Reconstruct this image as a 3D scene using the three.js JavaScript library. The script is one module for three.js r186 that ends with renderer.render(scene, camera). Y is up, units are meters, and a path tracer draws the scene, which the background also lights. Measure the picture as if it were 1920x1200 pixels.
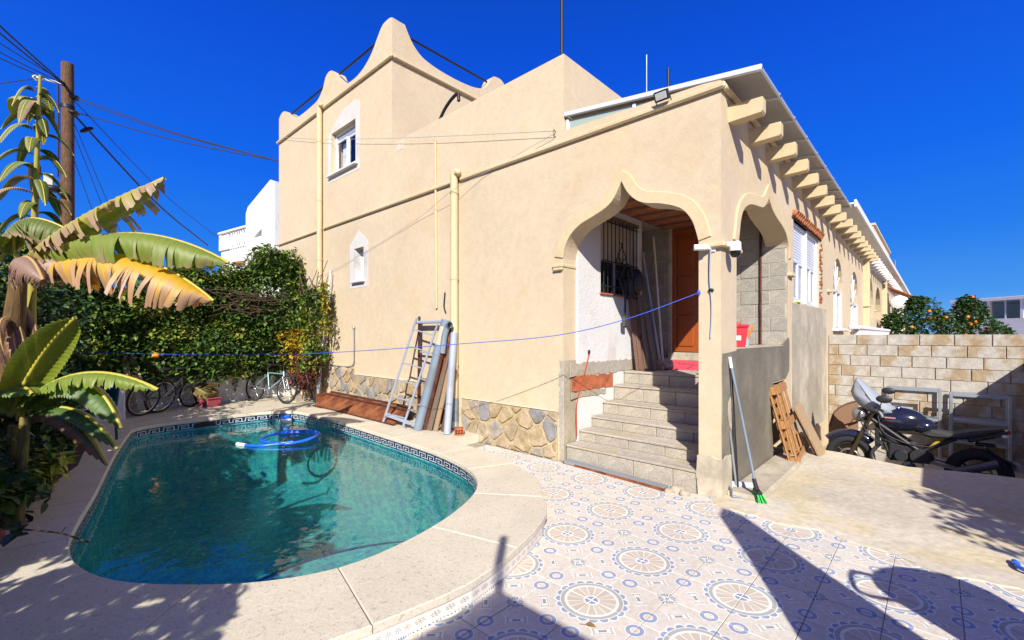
import * as THREE from 'three';
import { mergeGeometries, toCreasedNormals } from 'three/addons/utils/BufferGeometryUtils.js';

// ---------- camera, sky, sun, exposure ----------
const scene = new THREE.Scene();
const renderer = new THREE.WebGLRenderer({ antialias: true });
renderer.toneMapping = THREE.LinearToneMapping;
renderer.toneMappingExposure = 1.5;
renderer.shadowMap.enabled = true;
const camera = new THREE.PerspectiveCamera(73.07, 1920 / 1258, 0.05, 900);
camera.position.set(1.532, 1.6, 4.652);
camera.lookAt(1.532 - 0.68213, 1.6, 4.652 - 0.73123);
camera.setViewOffset(1920, 1258, 0, 0, 1920, 1200);   // level camera with a slightly raised lens
const SUN = new THREE.Vector3(0.332, 0.334, 0.402).normalize();
{
  const W = 512, H = 256, d = new Float32Array(W * H * 4), v = new THREE.Vector3();
  const stops = [[-90, .20, .24, .30], [-3, .26, .34, .46], [0, .20, .43, .80], [4, .058, .29, .80], [10, .018, .19, .80], [18, .006, .128, .78], [30, .003, .080, .66], [40, .002, .056, .48], [52, .002, .040, .33], [70, .002, .030, .22], [90, .002, .026, .18]];
  for (let j = 0; j < H; j++) for (let i = 0; i < W; i++) {
    const e = (j + .5) / H * Math.PI - Math.PI / 2, a = ((i + .5) / W - .5) * 2 * Math.PI, deg = e * 180 / Math.PI;
    v.set(Math.cos(e) * Math.cos(a), Math.sin(e), Math.cos(e) * Math.sin(a));
    let k = 0; while (k < stops.length - 2 && deg > stops[k + 1][0]) k++;
    const A = stops[k], B = stops[k + 1], t = Math.min(1, Math.max(0, (deg - A[0]) / (B[0] - A[0])));
    const g = Math.acos(Math.min(1, Math.max(-1, v.dot(SUN)))) * 180 / Math.PI, glow = (.9 * Math.exp(-g / 9) + .25 * Math.exp(-g / 22)) * (deg > -4 ? 1 : 0);
    const o = (j * W + i) * 4;
    for (let c = 0; c < 3; c++) d[o + c] = A[c + 1] + (B[c + 1] - A[c + 1]) * t + glow * [1, .92, .80][c];
    d[o + 3] = 1;
  }
  const t = new THREE.DataTexture(d, W, H, THREE.RGBAFormat, THREE.FloatType);
  t.mapping = THREE.EquirectangularReflectionMapping; t.magFilter = t.minFilter = THREE.LinearFilter; t.needsUpdate = true;
  scene.background = t; scene.environment = t;
  scene.backgroundIntensity = scene.environmentIntensity = 0.72;
}
const sun = new THREE.DirectionalLight(new THREE.Color(1, .95, .86), 5);
sun.name = 'sun'; sun.position.copy(SUN).multiplyScalar(60).add(new THREE.Vector3(-3, 0, 0)); sun.target.position.set(-3, 0, 0);
sun.castShadow = true; sun.shadow.mapSize.set(4096, 4096);
Object.assign(sun.shadow.camera, { left: -30, right: 30, top: 30, bottom: -30, near: 1, far: 140 });
scene.add(sun, sun.target);

// ---------- helpers ----------
let seed = 7;
const rnd = () => { seed = (seed + 0x6D2B79F5) | 0; let t = Math.imul(seed ^ (seed >>> 15), 1 | seed); t = (t + Math.imul(t ^ (t >>> 7), 61 | t)) ^ t; return ((t ^ (t >>> 14)) >>> 0) / 4294967296; };
const rr = (a, b) => a + (b - a) * rnd();
const pick = a => a[Math.floor(rnd() * a.length)];
const V = (x, y, z) => new THREE.Vector3(x, y, z);
const lerp = (a, b, t) => a + (b - a) * t, clamp = (x, a = 0, b = 1) => Math.min(b, Math.max(a, x)), smooth = (a, b, x) => { const t = clamp((x - a) / (b - a)); return t * t * (3 - 2 * t); };
const taken = {};
const numbered = n => { const k = taken[n] = (taken[n] ?? -1) + 1; return k ? n + '_' + String(k).padStart(3, '0') : n; };
function tag(o, label, category, group, kind) {
  if (label) o.userData.label = label; if (category) o.userData.category = category;
  if (group) o.userData.group = group; if (kind) o.userData.kind = kind; return o;
}
function thing(name, label, category, p = [0, 0, 0], turn = 0, group) {
  const o = new THREE.Group(); o.name = numbered(name); o.position.set(...p); o.rotation.y = turn; scene.add(o); return tag(o, label, category, group);
}
function part(name, geo, mat, parent = scene) {
  const m = new THREE.Mesh(Array.isArray(geo) ? mergeAll(geo) : geo, mat);
  m.name = parent === scene ? numbered(name) : name; m.castShadow = m.receiveShadow = true; parent.add(m); return m;
}
const node = (name, parent) => { const g = new THREE.Group(); g.name = name; parent.add(g); return g; };
function structure(name, geo, mat) { return tag(part(name, geo, mat), null, null, null, 'structure'); }
function plain(g) {
  g = g.index ? g.toNonIndexed() : g;
  for (const k of Object.keys(g.attributes)) if (!['position', 'normal', 'uv', 'color'].includes(k)) g.deleteAttribute(k);
  if (!g.attributes.normal) g.computeVertexNormals();
  if (!g.attributes.uv) g.setAttribute('uv', new THREE.BufferAttribute(new Float32Array(g.attributes.position.count * 2), 2));
  return g;
}
function mergeAll(list) {
  list = list.map(plain); const c = list.some(g => g.attributes.color);
  if (c) for (const g of list) if (!g.attributes.color) g.setAttribute('color', new THREE.BufferAttribute(new Float32Array(g.attributes.position.count * 3).fill(1), 3));
  return list.length === 1 ? list[0] : mergeGeometries(list);
}
// uv in metres, by the way each face points
function metric(g, ox = 0, oy = 0) {
  g = plain(g); const p = g.attributes.position, u = g.attributes.uv, a = V(0, 0, 0), b = V(0, 0, 0), c = V(0, 0, 0), n = V(0, 0, 0);
  for (let i = 0; i < p.count; i += 3) {
    a.fromBufferAttribute(p, i); b.fromBufferAttribute(p, i + 1); c.fromBufferAttribute(p, i + 2);
    n.copy(b).sub(a).cross(c.clone().sub(a)); const x = Math.abs(n.x), y = Math.abs(n.y), z = Math.abs(n.z);
    [a, b, c].forEach((q, k) => x > y && x > z ? u.setXY(i + k, q.z + ox, q.y + oy) : y > z ? u.setXY(i + k, q.x + ox, q.z + oy) : u.setXY(i + k, q.x + ox, q.y + oy));
  }
  return g;
}
// box with chamfered edges, 44 triangles
function cbox(w, h, d, c = .004, x = 0, y = 0, z = 0) {
  const S = [w / 2, h / 2, d / 2], pos = []; c = Math.min(c, S[0] * .9, S[1] * .9, S[2] * .9);
  const vert = (s, ax) => s.map((q, k) => q * (k === ax ? S[k] : S[k] - c));
  const tri = (A, B, C) => {
    const n = [(B[1] - A[1]) * (C[2] - A[2]) - (B[2] - A[2]) * (C[1] - A[1]), (B[2] - A[2]) * (C[0] - A[0]) - (B[0] - A[0]) * (C[2] - A[2]), (B[0] - A[0]) * (C[1] - A[1]) - (B[1] - A[1]) * (C[0] - A[0])];
    (n[0] * (A[0] + B[0] + C[0]) + n[1] * (A[1] + B[1] + C[1]) + n[2] * (A[2] + B[2] + C[2]) >= 0) ? pos.push(...A, ...B, ...C) : pos.push(...A, ...C, ...B);
  };
  const quad = (A, B, C, D) => { tri(A, B, C); tri(A, C, D); };
  for (let ax = 0; ax < 3; ax++) for (const s of [-1, 1]) {
    const m = (p, q) => { const t = [0, 0, 0]; t[ax] = s; t[(ax + 1) % 3] = p; t[(ax + 2) % 3] = q; return vert(t, ax); };
    quad(m(-1, -1), m(1, -1), m(1, 1), m(-1, 1));
  }
  for (let ax = 0; ax < 3; ax++) for (const p of [-1, 1]) for (const q of [-1, 1]) {
    const a1 = (ax + 1) % 3, a2 = (ax + 2) % 3, m = (s, f) => { const t = [0, 0, 0]; t[ax] = s; t[a1] = p; t[a2] = q; return vert(t, f); };
    quad(m(-1, a1), m(1, a1), m(1, a2), m(-1, a2));
  }
  for (const i of [-1, 1]) for (const j of [-1, 1]) for (const k of [-1, 1]) tri(vert([i, j, k], 0), vert([i, j, k], 1), vert([i, j, k], 2));
  const g = new THREE.BufferGeometry(); g.setAttribute('position', new THREE.Float32BufferAttribute(pos, 3)); g.computeVertexNormals();
  g.translate(x, y, z); return metric(g);
}
const box = (w, h, d, x = 0, y = 0, z = 0) => metric(new THREE.BoxGeometry(w, h, d).translate(x, y, z));
const span = (x0, x1, y0, y1, z0, z1, c = 0) => c ? cbox(x1 - x0, y1 - y0, z1 - z0, c, (x0 + x1) / 2, (y0 + y1) / 2, (z0 + z1) / 2) : box(x1 - x0, y1 - y0, z1 - z0, (x0 + x1) / 2, (y0 + y1) / 2, (z0 + z1) / 2);
// straight bar between two points: round (r) or rectangular (w, t)
function rod(a, b, r, r2 = r, seg = 8) {
  a = V(...a); b = V(...b); const L = a.distanceTo(b), g = new THREE.CylinderGeometry(r2, r, L, seg, 1);
  const u = g.attributes.uv; for (let i = 0; i < u.count; i++) u.setXY(i, u.getX(i) * 6.28 * r, u.getY(i) * L);
  g.applyQuaternion(new THREE.Quaternion().setFromUnitVectors(V(0, 1, 0), b.clone().sub(a).normalize())); g.translate((a.x + b.x) / 2, (a.y + b.y) / 2, (a.z + b.z) / 2); return plain(g);
}
function bar(a, b, w, t, up = [0, 0, 1], c = .003) {
  a = V(...a); b = V(...b); const y = b.clone().sub(a), L = y.length(); y.normalize(); const z = V(...up).sub(y.clone().multiplyScalar(V(...up).dot(y))).normalize(), x = y.clone().cross(z);
  const g = cbox(w, L, t, c); g.applyMatrix4(new THREE.Matrix4().makeBasis(x, y, z).setPosition(a.clone().add(b).multiplyScalar(.5))); return g;
}
function tube(pts, r, seg = 24, rad = 6, closed = false) { return plain(new THREE.TubeGeometry(new THREE.CatmullRomCurve3(pts.map(p => V(...p)), closed, 'centripetal'), seg, r, rad, closed)); }
function prism(pts, depth, holes = [], bevel = 0) {   // outline in x,y pushed along z
  const s = new THREE.Shape(pts.map(p => new THREE.Vector2(p[0], p[1]))); for (const h of holes) s.holes.push(new THREE.Path(h.map(p => new THREE.Vector2(p[0], p[1]))));
  return metric(new THREE.ExtrudeGeometry(s, { depth, bevelEnabled: bevel > 0, bevelThickness: bevel, bevelSize: bevel, bevelOffset: -bevel, bevelSegments: 1, curveSegments: 12 }));
}
// outline in x,z laid flat with its top at y
const slab = (pts, top, thick, holes = [], bevel = 0) => { const g = prism(pts.map(p => [p[0], -p[1]]), thick - 2 * bevel, holes.map(h => h.map(p => [p[0], -p[1]])), bevel); g.rotateX(-Math.PI / 2); g.translate(0, top - thick + bevel, 0); return metric(g); };
// outline in z,y for walls that run along z; their outer face lies on x
const sidePrism = (pts, x, thick, holes = [], bevel = 0) => { const g = prism(pts.map(p => [-p[0], p[1]]), thick, holes.map(h => h.map(p => [-p[0], p[1]])), bevel); g.rotateY(Math.PI / 2); g.translate(x - thick, 0, 0); return metric(g); };
const lathe = (pts, seg = 16) => plain(new THREE.LatheGeometry(pts.map(p => new THREE.Vector2(p[0], p[1])), seg));
const ball = (rx, ry, rz, x = 0, y = 0, z = 0, s = 12) => plain(new THREE.SphereGeometry(1, s, Math.round(s * .7)).scale(rx, ry, rz).translate(x, y, z));
const at = (g, x, y, z, ry = 0, rx = 0, rz = 0) => { if (rz) g.rotateZ(rz); if (rx) g.rotateX(rx); if (ry) g.rotateY(ry); g.translate(x, y, z); return g; };
function spline(pts, n, closed = false) { return new THREE.CatmullRomCurve3(pts.map(p => V(p[0], p[1], 0)), closed, 'centripetal').getSpacedPoints(n).map(p => [p.x, p.y]); }
function copy(o, p, turn, label) { const c = o.clone(); c.name = numbered(o.name.replace(/_\d{3}$/, '')); c.userData = { ...o.userData }; scene.add(c); c.position.set(...p); if (turn !== undefined) c.rotation.y = turn; if (label) c.userData.label = label; return c; }

// ---------- textures ----------
function noiseField(seedN) {
  let s = seedN; const tab = new Float32Array(4096); for (let i = 0; i < 4096; i++) { s = (Math.imul(s, 1664525) + 1013904223) | 0; tab[i] = (s >>> 8) / 16777216; }
  const h = (x, y, p) => tab[((((x % p) + p) % p) * 157 + (((y % p) + p) % p) * 73 + p * 31) & 4095];
  const n = (x, y, p) => { const i = Math.floor(x), j = Math.floor(y); let u = x - i, v = y - j; u = u * u * (3 - 2 * u); v = v * v * (3 - 2 * v); return lerp(lerp(h(i, j, p), h(i + 1, j, p), u), lerp(h(i, j + 1, p), h(i + 1, j + 1, p), u), v); };
  return (u, v, p, oct = 4) => { let a = 0, w = .5, t = 0; for (let k = 0; k < oct; k++) { a += w * n(u * p, v * p, p); t += w; w *= .5; p *= 2; } return a / t; };
}
const N1 = noiseField(11), N2 = noiseField(29), N3 = noiseField(53);
function tex(size, fn, metres, srgb = true) {
  const d = new Uint8Array(size * size * 4);
  for (let j = 0; j < size; j++) for (let i = 0; i < size; i++) { const c = fn((i + .5) / size, (j + .5) / size), o = (j * size + i) * 4; for (let k = 0; k < 3; k++) d[o + k] = clamp((c.length ? c[k] : c), 0, 1) * 255; d[o + 3] = 255; }
  const t = new THREE.DataTexture(d, size, size); t.wrapS = t.wrapT = THREE.RepeatWrapping; t.magFilter = THREE.LinearFilter; t.minFilter = THREE.LinearMipmapLinearFilter; t.generateMipmaps = true; if (srgb) t.colorSpace = THREE.SRGBColorSpace; t.needsUpdate = true; t.repeat.set(1 / metres, 1 / metres); return t;
}
function print(w, h, draw) { const c = document.createElement('canvas'); c.width = w; c.height = h; draw(c.getContext('2d'), w, h); const t = new THREE.CanvasTexture(c); t.colorSpace = THREE.SRGBColorSpace; t.wrapS = t.wrapT = THREE.RepeatWrapping; return t; }
const T = {};
T.rough = tex(512, (u, v) => N1(u, v, 48, 3) * .75 + N2(u, v, 8, 3) * .25, 1.1, false);
T.coarse = tex(512, (u, v) => N2(u, v, 16, 5), 1.3, false);
T.stucco = tex(512, (u, v) => { const a = N1(u, v, 3, 4), b = N2(u, v, 64, 2), s = smooth(.58, .75, N3(u, v, 5, 4)); const k = .90 + .09 * a + .05 * (b - .5) + .03 * N3(u, v, 17, 3); return [k, k * (1 - .012 * s), k * (1 - .035 * s)]; }, 3.7);
T.white = tex(512, (u, v) => { const k = .93 + .07 * N1(u, v, 5, 5), s = smooth(.6, .8, N3(u, v, 6, 4)) * .09; return [k - s * .6, k - s * .75, k - s]; }, 2.3);
T.concrete = tex(1024, (u, v) => { const a = N1(u, v, 4, 6), b = N2(u, v, 90, 2), s = smooth(.52, .72, N3(u, v, 7, 5)), k = .78 + .2 * a + .12 * (b - .5); return [k, k * (1 - .02 * s), k * (1 - .08 * s) - .02 * s]; }, 3.1);
T.cement = tex(512, (u, v) => { const a = N1(u, v, 5, 5), s = smooth(.5, .8, N3(u, v, 3, 5)), k = .66 + .3 * a + .1 * (N2(u, v, 60, 2) - .5) + .16 * s; return [k, k * .985, k * .94]; }, 1.9);
T.block = tex(512, (u, v) => { const a = N1(u, v, 10, 4), b = N2(u, v, 110, 2), k = .8 + .14 * a + .26 * (b - .5); return [k, k * .985, k * .955]; }, .9);
T.wood = tex(512, (u, v) => { const w = N1(u, v, 3, 3) * .5, g = N2(u * 1, v, 64, 3), l = .5 + .5 * Math.sin((u * 22 + w * 9) * 6.283), k = .72 + .16 * l + .2 * (g - .5); return [k, k * .97, k * .93]; }, .5);
T.rust = tex(512, (u, v) => { const a = N1(u, v, 7, 5), b = N2(u, v, 40, 3), k = .62 + .5 * (a - .3) + .2 * (b - .5); return [k, k * (.78 + .3 * a), k * (.6 + .5 * a)]; }, .8);
T.bark = tex(512, (u, v) => { const k = .55 + .45 * N1(u, v * .15, 40, 3) + .2 * (N2(u, v, 12, 3) - .5); return [k, k * .96, k * .9]; }, .7);
T.stone = tex(512, (u, v) => { const a = N1(u, v, 9, 5), b = N2(u, v, 50, 3), k = .68 + .36 * a + .18 * (b - .5); return [k, k * (.95 + .06 * b), k * (.86 + .16 * a)]; }, .8);
T.coping = tex(1024, (u, v) => { const a = N1(u, v, 5, 5), b = N2(u, v, 150, 2), p = N3(u, v, 90, 2) > .74 ? -.1 : 0, k = .88 + .1 * a + .1 * (b - .5) + p; return [k, k * .985, k * .955]; }, 1.4);
T.mosaic = tex(1024, (u, v) => {
  const n = 40, i = Math.floor(u * n), j = Math.floor(v * n), fx = u * n - i, fy = v * n - j; if (fx < .08 || fy < .08) return [.72, .80, .80];
  const r = N2(i / n + .013, j / n + .007, 40, 1), q = N1(i / n, j / n, 9, 2); const t = r * .7 + q * .5;
  return t < .42 ? [.34, .58, .76] : t < .62 ? [.44, .70, .77] : t < .78 ? [.54, .78, .79] : [.66, .84, .82];
}, 1.0);
T.waves = tex(512, (u, v) => .5 * N1(u, v, 7, 3) + .3 * N2(u, v, 18, 2) + .2 * N3(u, v, 40, 2), 2.2, false);
T.leaf = tex(256, (u, v) => .55 + .45 * N1(u, v, 12, 3), .3, false);

function mat(rgb, o = {}) { return new THREE.MeshPhysicalMaterial({ color: new THREE.Color().setRGB(...rgb), roughness: .85, ...o }); }
const M = {
  stucco: mat([.605, .487, .325], { map: T.stucco, bumpMap: T.rough, bumpScale: .0022, roughness: .93 }),
  trim: mat([.62, .495, .295], { map: T.stucco, bumpMap: T.rough, bumpScale: .002, roughness: .85 }),
  stuccoPale: mat([.62, .54, .41], { map: T.stucco, bumpMap: T.rough, bumpScale: .003, roughness: .93 }),
  whitewash: mat([.68, .665, .64], { map: T.white, bumpMap: T.rough, bumpScale: .006, roughness: .9 }),
  whitePaint: mat([.72, .72, .72], { map: T.white, roughness: .6 }),
  concrete: mat([.79, .70, .555], { map: T.concrete, bumpMap: T.coarse, bumpScale: .006, roughness: .95 }),
  sand: mat([.58, .48, .36], { map: T.concrete, bumpMap: T.coarse, bumpScale: .012, roughness: 1 }),
  cement: mat([.235, .215, .18], { map: T.cement, bumpMap: T.coarse, bumpScale: .004, roughness: .9 }),
  cementPale: mat([.58, .52, .43], { map: T.cement, bumpMap: T.coarse, bumpScale: .005, roughness: .95 }),
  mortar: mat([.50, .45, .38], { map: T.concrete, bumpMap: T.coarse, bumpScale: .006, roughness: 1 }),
  grout: mat([.46, .42, .37], { map: T.concrete, roughness: 1 }),
  blockGrey: [0, 1, 2].map(i => mat([.40 + .03 * i, .385 + .028 * i, .355 + .022 * i], { map: T.block, bumpMap: T.coarse, bumpScale: .006, roughness: .97 })),
  coping: mat([.735, .68, .56], { map: T.coping, bumpMap: T.rough, bumpScale: .002, roughness: .62 }),
  mosaic: mat([.58, .80, .80], { map: T.mosaic, roughness: .25 }),
  navy: mat([.02, .05, .16], { roughness: .3 }),
  water: mat([.38, .72, .70], { transmission: 1, roughness: .012, thickness: 0, ior: 1.38, bumpMap: T.waves, bumpScale: .007, side: THREE.DoubleSide }),
  soil: mat([.09, .06, .04], { map: T.concrete, bumpMap: T.coarse, bumpScale: .03, roughness: 1 }),
  rust: mat([.42, .15, .06], { map: T.rust, bumpMap: T.coarse, bumpScale: .003, roughness: .85, metalness: .15 }),
  rustDark: mat([.16, .05, .025], { map: T.rust, roughness: .9 }),
  brickRed: mat([.50, .15, .065], { map: T.stone, bumpMap: T.coarse, bumpScale: .004, roughness: .95 }),
  terracotta: mat([.46, .17, .08], { map: T.stone, bumpMap: T.coarse, bumpScale: .003, roughness: .9 }),
  galv: mat([.40, .44, .48], { map: T.white, roughness: .45, metalness: .55 }),
  greyPaint: mat([.34, .38, .45], { map: T.white, roughness: .55 }),
  pvc: mat([.20, .25, .31], { map: T.white, roughness: .42 }),
  alu: mat([.70, .72, .74], { roughness: .35, metalness: .15 }),
  aluGrey: mat([.50, .54, .58], { roughness: .38, metalness: .4 }),
  iron: mat([.02, .02, .022], { roughness: .5, metalness: .3 }),
  black: mat([.014, .014, .016], { roughness: .5 }),
  rubber: mat([.016, .016, .017], { roughness: .85 }),
  cable: mat([.015, .016, .03], { roughness: .7 }),
  glass: mat([.93, .96, .97], { transmission: 1, roughness: .02, thickness: 0, ior: 1.5 }),
  dark: mat([.02, .018, .016], { roughness: .9 }),
  pine: mat([.58, .31, .12], { map: T.wood, bumpMap: T.wood, bumpScale: .001, roughness: .8 }),
  board: mat([.52, .38, .24], { map: T.wood, bumpMap: T.wood, bumpScale: .001, roughness: .85 }),
  brownWood: mat([.20, .105, .065], { map: T.wood, bumpMap: T.wood, bumpScale: .001, roughness: .7 }),
  greyWood: mat([.26, .20, .16], { map: T.wood, bumpMap: T.wood, bumpScale: .001, roughness: .8 }),
  door: mat([.50, .12, .02], { map: T.wood, roughness: .4, clearcoat: .25, clearcoatRoughness: .35 }),
  pole: mat([.20, .115, .065], { map: T.bark, bumpMap: T.bark, bumpScale: .006, roughness: .95 }),
  trunk: mat([.16, .11, .075], { map: T.bark, bumpMap: T.bark, bumpScale: .01, roughness: .95 }),
  bluePlastic: mat([.012, .12, .72], { roughness: .32 }),
  ropeBlue: mat([.03, .08, .50], { roughness: .6 }),
  redPlastic: mat([.62, .03, .045], { roughness: .35 }),
  orangePlastic: mat([.80, .20, .02], { roughness: .4 }),
  greenPlastic: mat([.03, .55, .08], { roughness: .5 }),
  whitePlastic: mat([.78, .78, .76], { roughness: .4 }),
  chrome: mat([.75, .75, .77], { roughness: .18, metalness: 1 }),
  steel: mat([.35, .35, .36], { roughness: .35, metalness: .8 }),
};

// ---------- ground, patio, pool ----------
const poolIn = spline([[-6.74, 1.05], [-5.8, 1.03], [-4.7, 1.06], [-3.25, 1.13], [-2.7, 1.21], [-2.15, 1.37], [-1.72, 1.66], [-1.41, 2.16], [-1.22, 2.81], [-1.21, 3.3], [-1.38, 3.68], [-1.68, 4.01], [-2.03, 4.28], [-2.41, 4.42], [-2.87, 4.45], [-4.3, 4.19], [-5.84, 3.91], [-7.2, 3.62], [-7.62, 3.50], [-7.80, 3.2], [-7.84, 2.4], [-7.80, 1.55], [-7.55, 1.18]], 132, true).slice(0, 132);
const widths = [[-6.74, 1.05, .52], [-4.7, 1.06, .50], [-3.25, 1.13, .50], [-2.15, 1.37, .54], [-1.72, 1.66, .62], [-1.41, 2.16, .74], [-1.22, 2.81, .74], [-1.21, 3.3, .68], [-1.38, 3.68, .78], [-1.68, 4.01, .85], [-2.41, 4.42, .60], [-2.87, 4.45, .42], [-4.3, 4.19, .48], [-5.84, 3.91, .36], [-7.2, 3.62, .4], [-7.8, 2.4, .45], [-7.55, 1.18, .5]];
const poolOut = poolIn.map((p, i) => {
  const n = poolIn.length, a = poolIn[(i + n - 2) % n], b = poolIn[(i + 2) % n]; let tx = b[0] - a[0], tz = b[1] - a[1]; const l = Math.hypot(tx, tz); tx /= l; tz /= l;
  let w = 0, s = 0; for (const q of widths) { const k = 1 / (((p[0] - q[0]) ** 2 + (p[1] - q[1]) ** 2) ** 1.5 + .004); w += k * q[2]; s += k; }
  return [p[0] + tz * w / s, p[1] - tx * w / s];
});
const poolMid = poolIn.map((p, i) => [lerp(p[0], poolOut[i][0], .6), lerp(p[1], poolOut[i][1], .6)]);
const COP = .14, WL = -.03;
structure('ground', slab([[-300, -300], [300, -300], [300, 300], [-300, 300]], -.60, .1, [[[-8.6, .6], [-.6, .6], [-.6, 5.2], [-8.6, 5.2]]]), M.sand);
structure('yard', slab([[-.02, -6.3], [3.2, -6.3], [3.2, -2.5], [-.02, -2.5]], -.5, .08), M.mortar);  // darker than the drive: some of the shade here is in the colour
const floorEdge = x => .19 + .135 * Math.max(0, x) + .05 * Math.sin(x * 5.3) + .03 * Math.sin(x * 13);
{ // poured concrete in front of the side wall; its edge laps raggedly onto the tiles
  const e = []; for (let x = 0; x <= 3.2; x += .08) e.push([x, floorEdge(x) + (N1(x * .31, .2, 16, 3) - .5) * .12]);
  structure('driveway', slab([[-.03, -2.95], [.6, -2.88], [1.3, -2.62], [2.0, -2.86], [3.2, -2.95], ...e.reverse(), [-.03, .2]], .012, .55), M.concrete);
}
structure('patio', slab([[-10.4, -.1], [5.2, -.1], [5.2, 9], [-10.4, 9]], -.003, .5, [poolMid]), M.grout);
{ const i0 = poolMid.findIndex((p, i) => p[1] < 2 && p[0] > -3.45 && i < 66), i1 = poolMid.findIndex((p, i) => i > 40 && p[1] > 3 && p[0] < -3.45), ring = [...poolMid.slice(i1), ...poolMid.slice(0, i0)].reverse();
  structure('deck', slab([[-10.4, -.05], [-3.45, -.05], [-3.45, ring[0][1]], ...ring, [-3.45, ring[ring.length - 1][1]], [-3.45, 8], [-10.4, 8]], .122, .12), M.coping); }
structure('soil', slab([[-10.3, 4.35], [-7.4, 3.98], [-6.5, 4.13], [-5.5, 4.26], [-4.05, 4.72], [-3.1, 4.80], [-3.0, 8], [-10.3, 8]], .15, .2), M.soil);
{ // printed floor tiles, four to a wheel
  const P = .652, S = 1024;
  const map = print(S, S, (c) => {
    c.fillStyle = '#e4dccf'; c.fillRect(0, 0, S, S);
    for (let i = 0; i < 2600; i++) { c.fillStyle = pick(['rgba(238,230,220,.3)', 'rgba(212,200,184,.3)', 'rgba(222,210,198,.3)']); const r = rr(2, 26); c.beginPath(); c.arc(rnd() * S, rnd() * S, r, 0, 7); c.fill(); }
    const ring = (x, y, r, w, col) => { c.strokeStyle = col; c.lineWidth = w * S; c.beginPath(); c.arc(x * S, y * S, r * S, 0, 7); c.stroke(); };
    const disc = (x, y, r, col) => { c.fillStyle = col; c.beginPath(); c.arc(x * S, y * S, r * S, 0, 7); c.fill(); };
    const blue = '#9eabc6', deep = '#98a5bd', grey = '#b9bab2', pale = '#f7f2e8';
    for (const [x, y] of [[0, 0], [1, 0], [0, 1], [1, 1]]) {
      for (let k = 0; k < 20; k++) { const a = k / 20 * 6.2832; disc(x + Math.cos(a) * .292, y + Math.sin(a) * .292, .052, pale); }
      for (let k = 0; k < 20; k++) { const a = k / 20 * 6.2832; disc(x + Math.cos(a) * .290, y + Math.sin(a) * .290, .039, blue); }
      disc(x, y, .292, pale); ring(x, y, .266, .034, grey); disc(x, y, .235, pale);
      for (let k = 0; k < 16; k++) { const a0 = (k + .07) / 16 * 6.2832, a1 = (k + .93) / 16 * 6.2832; c.fillStyle = k % 2 ? '#d9cdbd' : '#d3c6b4'; c.beginPath(); c.arc(x * S, y * S, .222 * S, a0, a1); c.arc(x * S, y * S, .075 * S, a1, a0, true); c.fill(); }
      disc(x, y, .066, pale); disc(x, y, .058, deep);
      c.strokeStyle = pale; c.lineWidth = .012 * S; for (const a of [0, 1.57]) { c.beginPath(); c.moveTo((x - Math.cos(a) * .06) * S, (y - Math.sin(a) * .06) * S); c.lineTo((x + Math.cos(a) * .06) * S, (y + Math.sin(a) * .06) * S); c.stroke(); }
    }
    for (const [x, y] of [[.5, .12], [.5, .88], [.12, .5], [.88, .5]]) { ring(x, y, .058, .052, pale); ring(x, y, .058, .034, blue); disc(x, y, .028, '#e2d3c6'); }
    for (const [sx, sy] of [[1, 1], [-1, 1], [1, -1], [-1, -1]]) {
      c.save(); c.translate((.5 - sx * .19) * S, (.5 - sy * .19) * S); c.rotate(Math.atan2(sy, sx));
      const w = .05 * S, h = .105 * S; c.lineWidth = .011 * S;
      for (const [k, col] of [[1, pale], [.84, grey], [.64, pale], [.34, '#9aa3a8']]) { const a = w * k, b = h * k; c.fillStyle = col; c.beginPath(); c.moveTo(-a, -b); c.quadraticCurveTo(0, -b * .86, a, -b); c.quadraticCurveTo(a * .55, 0, a, b); c.quadraticCurveTo(0, b * .86, -a, b); c.quadraticCurveTo(-a * .55, 0, -a, -b); c.fill(); if (k === .84) { c.fillStyle = '#e2d4c6'; c.beginPath(); c.rect(-a * .62, -b * .84, a * 1.24, b * 1.68); c.fill(); } }
      c.restore();
    }
    c.save(); c.translate(.5 * S, .5 * S); c.rotate(Math.PI / 4);
    c.fillStyle = pale; c.beginPath(); const q = .088 * S; c.moveTo(-q, -q); c.quadraticCurveTo(0, -q * .7, q, -q); c.quadraticCurveTo(q * .7, 0, q, q); c.quadraticCurveTo(0, q * .7, -q, q); c.quadraticCurveTo(-q * .7, 0, -q, -q); c.fill();
    for (let k = 0; k < 16; k++) { c.save(); c.rotate(k / 16 * 6.2832); c.fillStyle = k % 2 ? '#8b97a5' : '#9aa29c'; c.beginPath(); const L = (k % 4 === 2 ? .10 : .078) * S; c.moveTo(.018 * S, 0); c.lineTo(L, -.012 * S); c.lineTo(L, .012 * S); c.fill(); c.restore(); }
    disc(0, 0, .03, pale); disc(0, 0, .02, deep); c.restore();
  });
  const mats = [0, 1, 2, 3, 4].map(i => mat([[.85, .85, .84], [.82, .815, .81], [.87, .865, .85], [.84, .82, .79], [.81, .80, .785]][i], { map, roughness: .58 + .04 * i, specularIntensity: .5 }));
  const H = P / 2, e = H / 2 - .0016, geos = [];
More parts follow.
